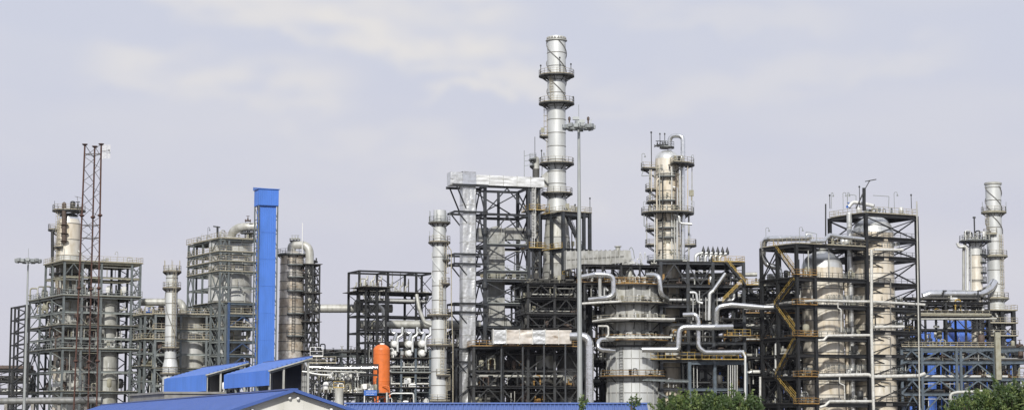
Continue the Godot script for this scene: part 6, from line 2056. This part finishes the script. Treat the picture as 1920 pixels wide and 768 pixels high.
# ---------------------------------------------------------------- plant farther back, seen through the frames
func backdrop_plant() -> void:
	var list := [
		[1000, 560, 425, [975, 1010, 1050, 1090, 1130, 1170], [528, 560, 600, 640, 680, 720, 760], "dark background frame behind the tallest stack"],
		[1240, 560, 424, [1170, 1205, 1245, 1285, 1330, 1375], [545, 580, 615, 650, 690, 730, 765], "dark background frame behind the round furnace"],
		[1400, 600, 426, [1375, 1410, 1450, 1490, 1530], [565, 600, 640, 680, 720, 760], "dark background frame behind the long pipe rack"],
		[880, 660, 424, [850, 885, 920, 960, 990], [618, 650, 690, 730, 765], "dark background frame behind the crumpled duct"],
		[1600, 640, 420, [1530, 1580, 1630, 1680, 1735], [640, 675, 715, 755], "dark background frame behind the two reactors"],
		[640, 690, 430, [600, 640, 680, 720, 770, 815], [662, 690, 715, 745], "grey background frame behind the orange vessel"]]
	for q in list:
		var D: float = q[2]
		var r := fr_root("background_structure", q[5], q[3][0], q[1], D, 6, "steel structure", "frames farther back")
		var xs := X(r, q[1], q[3])
		var ys := H(D, q[4])
		var gr: bool = q[5].begins_with("grey")
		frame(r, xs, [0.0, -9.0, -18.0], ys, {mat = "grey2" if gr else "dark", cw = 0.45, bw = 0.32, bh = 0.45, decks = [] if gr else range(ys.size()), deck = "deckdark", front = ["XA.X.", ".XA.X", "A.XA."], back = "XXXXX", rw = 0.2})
		for l in ys.size():
			runs(r, xs[0], xs[-1], -0.6, -16, ys[l] + 0.3, 7, ["sooty", "dark2", "drum", "dark", "dark2"], 0.2, 0.6)
			gear(r, xs[0], xs[-1], -0.4, -6, ys[l] + 0.13, 16, ["dark2", "sooty", "pale", "dark", "brown", "drum"])
		if gr: continue
		for k in xs.size() - 1:
			var b := MB.new()
			var cx: float = (xs[k] + xs[k + 1]) / 2
			b.lathe(Vector3(cx, 0, -11), [[1.7, 0], [1.7, ys[1] - 1.0], [1.2, ys[1] - 0.2], [0.01, ys[1]]], 20)
			part(r, "vessel", b.done(), M.sooty)
	for k in 2:
		var v: Array = [[1072, 600, 428, 26, 535, "large sooty drum behind the high lamp mast"], [1320, 640, 428, 24, 560, "large sooty drum behind the pipe structure"]][k]
		var t := stand("background_drum", v[5], "vessel", v[0], v[1], v[2])
		shell(t, v[2], [[v[4] + 10, v[3]], [800, v[3]]], 3.0, ["sooty", "drum"], 30)
		dome(t, v[2], v[4], v[4] + 10, v[3], "sooty")

# ---------------------------------------------------------------- masts
func flood_head(r: Node3D, c: Vector3, n: int, rad: float, s: float, m: String) -> void:
	var b := MB.new()
	b.lathe(c, [[rad * 0.8, -0.12], [rad, -0.12], [rad, 0.12], [rad * 0.8, 0.12], [rad * 0.8, -0.12]], 20)
	for k in 4:
		var a := PI * k / 4
		b.bar(c + Vector3(cos(a), 0, sin(a)) * rad, c - Vector3(cos(a), 0, sin(a)) * rad, 0.1)
	part(r, "lamp_ring", b.done(), M[m])
	var fl := MB.new()
	fl.hexa([Vector3(-0.3, -0.28, 0), Vector3(0.3, -0.28, 0), Vector3(0.24, -0.2, 0.4), Vector3(-0.24, -0.2, 0.4), Vector3(-0.3, 0.28, 0.1), Vector3(0.3, 0.28, 0.1), Vector3(0.26, 0.24, 0.42), Vector3(-0.26, 0.24, 0.42)])
	fl.box(Vector3(0, 0.0, -0.1), Vector3(0.4, 0.3, 0.25))
	var fm := fl.done()
	for k in n:
		var a := TAU * k / n + 0.2
		part(r, "floodlight", fm, M[m], Transform3D(Basis(Vector3.UP, PI / 2 - a).scaled(Vector3(s, s, s)), c + Vector3(cos(a), 0, sin(a)) * rad * 1.05 + Vector3(0, -0.05 + 0.12 * (k % 2), 0)))

func masts() -> void:
	var d := 300.0
	var r := stand("light_mast", "slim grey high mast with a ring of floodlights at the far left", "lamp mast", 47, 650, d)
	var y := hgt(489, d)
	var b := MB.new()
	b.tube(PackedVector3Array([Vector3.ZERO, Vector3(0, y, 0)]), 0.27, 12, true, 0.13)
	part(r, "pole", b.done(), M.pole)
	flood_head(r, Vector3(0, y, 0), 16, 1.6, 1.05, "lampgrey")
	pole(r, "lightning_rod", Vector3(0, y, 0), 2.0, 0.03, "railgrey", false)
	d = 230.0
	r = stand("light_mast", "tall grey high mast with clustered floodlights beside the tallest stack", "lamp mast", 1086.5, 500, d)
	y = hgt(240, d)
	b = MB.new()
	b.tube(PackedVector3Array([Vector3.ZERO, Vector3(0, y, 0)]), 0.36, 14, true, 0.17)
	part(r, "pole", b.done(), M.pole)
	flood_head(r, Vector3(0, y + 0.1, 0), 16, 1.55, 0.95, "lampgrey")
	b = MB.new()
	b.tube(PackedVector3Array([Vector3(0, y, 0), Vector3(0, y + 0.9, 0)]), 0.5, 12)
	b.box(Vector3(-0.35, y + 1.2, 0), Vector3(0.8, 0.35, 0.5))
	b.box(Vector3(0.4, y + 0.8, 0.3), Vector3(0.7, 0.35, 0.5))
	part(r, "winch_head", b.done(), M.lampgrey)
	for sx in [-1.0, 1.0]:
		b = MB.new()
		b.bar(Vector3(sx * 0.4, y + 0.3, 0), Vector3(sx * 1.35, y + 0.45, 0), 0.14)
		b.bar(Vector3(sx * 1.3, y + 0.3, 0), Vector3(sx * 1.55, y + 1.1, 0), 0.1)
		part(r, "arm", b.done(), M.lampgrey)
		b = MB.new()
		b.lathe(Vector3(sx * 1.15, y + 0.5, 0), [[0.1, 0], [0.1, 0.45], [0.16, 0.5], [0.16, 0.8], [0.02, 0.95]], 10)
		part(r, "beacon", b.done(), M.brown)
	pole(r, "lightning_rod", Vector3(0, y + 0.9, 0), 2.0, 0.03, "railgrey", false)

	# rusty three-legged lattice mast
	d = 252.0
	r = stand("lattice_mast", "rusty three-legged lattice mast rising in front of the leftmost structure", "mast", 169.5, 520, d)
	var yt := hgt(272, d)
	var top := [Vector3(-1.12, yt, 0.6), Vector3(1.12, yt, 0.9), Vector3(-0.22, yt, -1.3)]
	var foot := [Vector3(-1.75, 0, 0.9), Vector3(1.5, 0, 1.3), Vector3(-0.4, 0, -1.9)]
	var joints := [272, 405, 541, 677]
	for k in 3:
		member(r, "leg", foot[k], top[k], 0.23, 0.23, M.rust, "rod")
		for j in joints:
			var f := (hgt(j, d)) / yt
			var c: Vector3 = (foot[k] as Vector3).lerp(top[k], f)
			b = MB.new()
			b.lathe(c, [[0.09, -0.25], [0.34, -0.03], [0.34, 0.05], [0.09, 0.24]] if j > 300 else [[0.09, -0.2], [0.38, 0.0], [0.38, 0.08], [0.01, 0.1]], 12)
			part(r, "joint_flange", b.done(), M.rust)
	var n := 26
	for e in [[0, 1], [1, 2], [2, 0]]:
		for k in n:
			var f0 := float(k) / n
			var f1 := float(k + 1) / n
			var a: Vector3 = (foot[e[0]] as Vector3).lerp(top[e[0]], f0 if k % 2 else f1)
			var c: Vector3 = (foot[e[1]] as Vector3).lerp(top[e[1]], f1 if k % 2 else f0)
			member(r, "brace", a, c, 0.055, 0.055, M.rustgrey, "box")
		for f in [0.97, 0.705, 0.745, 0.49, 0.52, 0.24]:
			member(r, "rung", (foot[e[0]] as Vector3).lerp(top[e[0]], f), (foot[e[1]] as Vector3).lerp(top[e[1]], f), 0.09, 0.09, M.rustgrey, "box")
	# see-through grid antenna
	var an := MB.new()
	var c0: Vector3 = top[1] + Vector3(0.25, -0.1, 0)
	for k in 9: an.bar(c0 + Vector3(0.12 + k * 0.11, 0, 0.15 * absf(k - 4) / 4.0), c0 + Vector3(0.12 + k * 0.11, -1.8, 0.15 * absf(k - 4) / 4.0), 0.022)
	for k in 13: an.bar(c0 + Vector3(0.12, -0.15 * k, 0.1), c0 + Vector3(1.0, -0.15 * k, 0.1), 0.022)
	an.bar(c0 + Vector3(0.0, 0, 0), c0 + Vector3(0.0, -1.9, 0), 0.06)
	part(r, "grid_antenna", an.done(), M.white)
	an = MB.new()
	an.box(c0 + Vector3(0.56, -0.9, 0.06), Vector3(0.9, 1.8, 0.01))
	part(r, "radome_sheet", an.done(), M.meshpanel)
	an = MB.new()
	an.bar(c0 + Vector3(-0.25, -0.85, 0), c0 + Vector3(0.9, -0.8, 0.5), 0.04)
	an.tube(PackedVector3Array([c0 + Vector3(0.85, -0.8, 0.5), c0 + Vector3(1.0, -0.8, 0.5)]), 0.09, 8)
	part(r, "antenna_feed", an.done(), M.dark2)
	an = MB.new()
	an.bar(P(150, 405, d) - r.position, P(139, 368, d) - r.position + Vector3(0.3, 0, 0), 0.05)
	an.bar(P(139, 368, d) - r.position, P(152, 371, d) - r.position, 0.05)
	part(r, "yagi_antenna", an.done(), M.rustgrey)

# ---------------------------------------------------------------- greenery
func leaf_mesh(w: float, l: float) -> ArrayMesh:
	var b := MB.new()
	b.quad(Vector3(0, 0, 0), Vector3(w / 2, l * 0.45, 0.03), Vector3(0, l, 0), Vector3(-w / 2, l * 0.45, 0.03))
	return b.done()

func tree(label: String, nm: String, cat: String, px: float, py: float, d: float, rx: float, ry: float, leaves: int) -> void:
	var r := stand(nm, label, cat, px, py, d, 0, "bushes along the bottom")
	var top := hgt(py, d)
	var cy := top - ry
	var b := MB.new()
	b.tube(PackedVector3Array([Vector3(0, 0, 0), Vector3(0.1, cy * 0.5, 0), Vector3(0, cy, 0.05)]), 0.16, 8, true, 0.08)
	part(r, "trunk", b.done(), M.bark)
	# a crown of shoots: each limb carries twigs, each twig its leaves
	var mm := []
	for k in 3: mm.append([])
	var limbs := MB.new()
	var shoots := int(leaves / 42.0)
	for s in shoots:
		var th := rng.randf() * TAU
		var ph := acos(rng.randf_range(-0.55, 1.0))
		var rr := pow(rng.randf(), 0.3) * rng.randf_range(0.72, 1.08)
		var dir := Vector3(sin(ph) * cos(th), cos(ph), sin(ph) * sin(th))
		var c := Vector3(dir.x * rx, cy + dir.y * ry, dir.z * rx) if true else Vector3.ZERO
		c = Vector3(0, cy, 0) + (c - Vector3(0, cy, 0)) * rr
		var lean := (dir + Vector3(0, 0.9, 0) + Vector3(rng.randfn() * 0.3, 0, rng.randfn() * 0.3)).normalized()
		var L := rng.randf_range(0.35, 1.0) * (1.7 if rng.randf() < 0.15 else 1.0)
		if s % 3 == 0: limbs.tube(PackedVector3Array([Vector3(0, cy - ry * 0.5, 0), c, c + lean * L]), 0.04, 4, false, 0.012)
		for q in 42:
			var f := rng.randf()
			var off := Vector3(rng.randfn(), rng.randfn(), rng.randfn()) * 0.13 * (1.15 - f)
			var bs := Basis(Vector3(rng.randfn(), rng.randfn(), rng.randfn()).normalized(), rng.randf() * TAU)
			var sc := rng.randf_range(0.7, 1.3)
			mm[s % 3].append(Transform3D(bs.scaled(Vector3(sc, sc, sc)), c + lean * L * f + off))
	part(r, "limbs", limbs.done(), M.bark)
	var lm := leaf_mesh(0.1, 0.22)
	for k in 3:
		var m := MultiMesh.new()
		m.transform_format = MultiMesh.TRANSFORM_3D
		m.mesh = lm
		m.instance_count = mm[k].size()
		for i in mm[k].size(): m.set_instance_transform(i, mm[k][i])
		var o := MultiMeshInstance3D.new()
		o.name = "crown"
		o.multimesh = m
		o.material_override = M["leaf%d" % k]
		o.set_meta("kind", "stuff")
		r.add_child(o, true)

func trees() -> void:
	var q := [
		["low bush just right of the long blue roof", 1262, 753, 136, 1.0, 1.2, 3600],
		["rounded bush in front of the round furnace's right side", 1300, 747, 134, 1.5, 1.7, 7000],
		["leafy bush between two others below the yellow railing", 1346, 749, 135, 1.4, 1.7, 6500],
		["rightmost bush of the group below the pipe structure", 1388, 748, 133, 1.4, 1.7, 6500],
		["lower bush at the left of the corner thicket", 1822, 748, 130, 1.3, 1.5, 5600],
		["tall leafy bush in the middle of the corner thicket", 1862, 735, 131, 1.6, 1.9, 8000],
		["bush at the far right corner of the picture", 1908, 727, 129, 1.6, 1.9, 8000],
		["wispy weed at the foot of the high lamp mast", 1090, 755, 140, 0.18, 0.45, 170],
		["small spray of leaves on the long blue roof's edge", 1184, 748, 139, 0.18, 0.5, 170]]
	for e in q: tree(e[0], "bush", "bush", e[1], e[2], e[3], e[4], e[5], e[6])
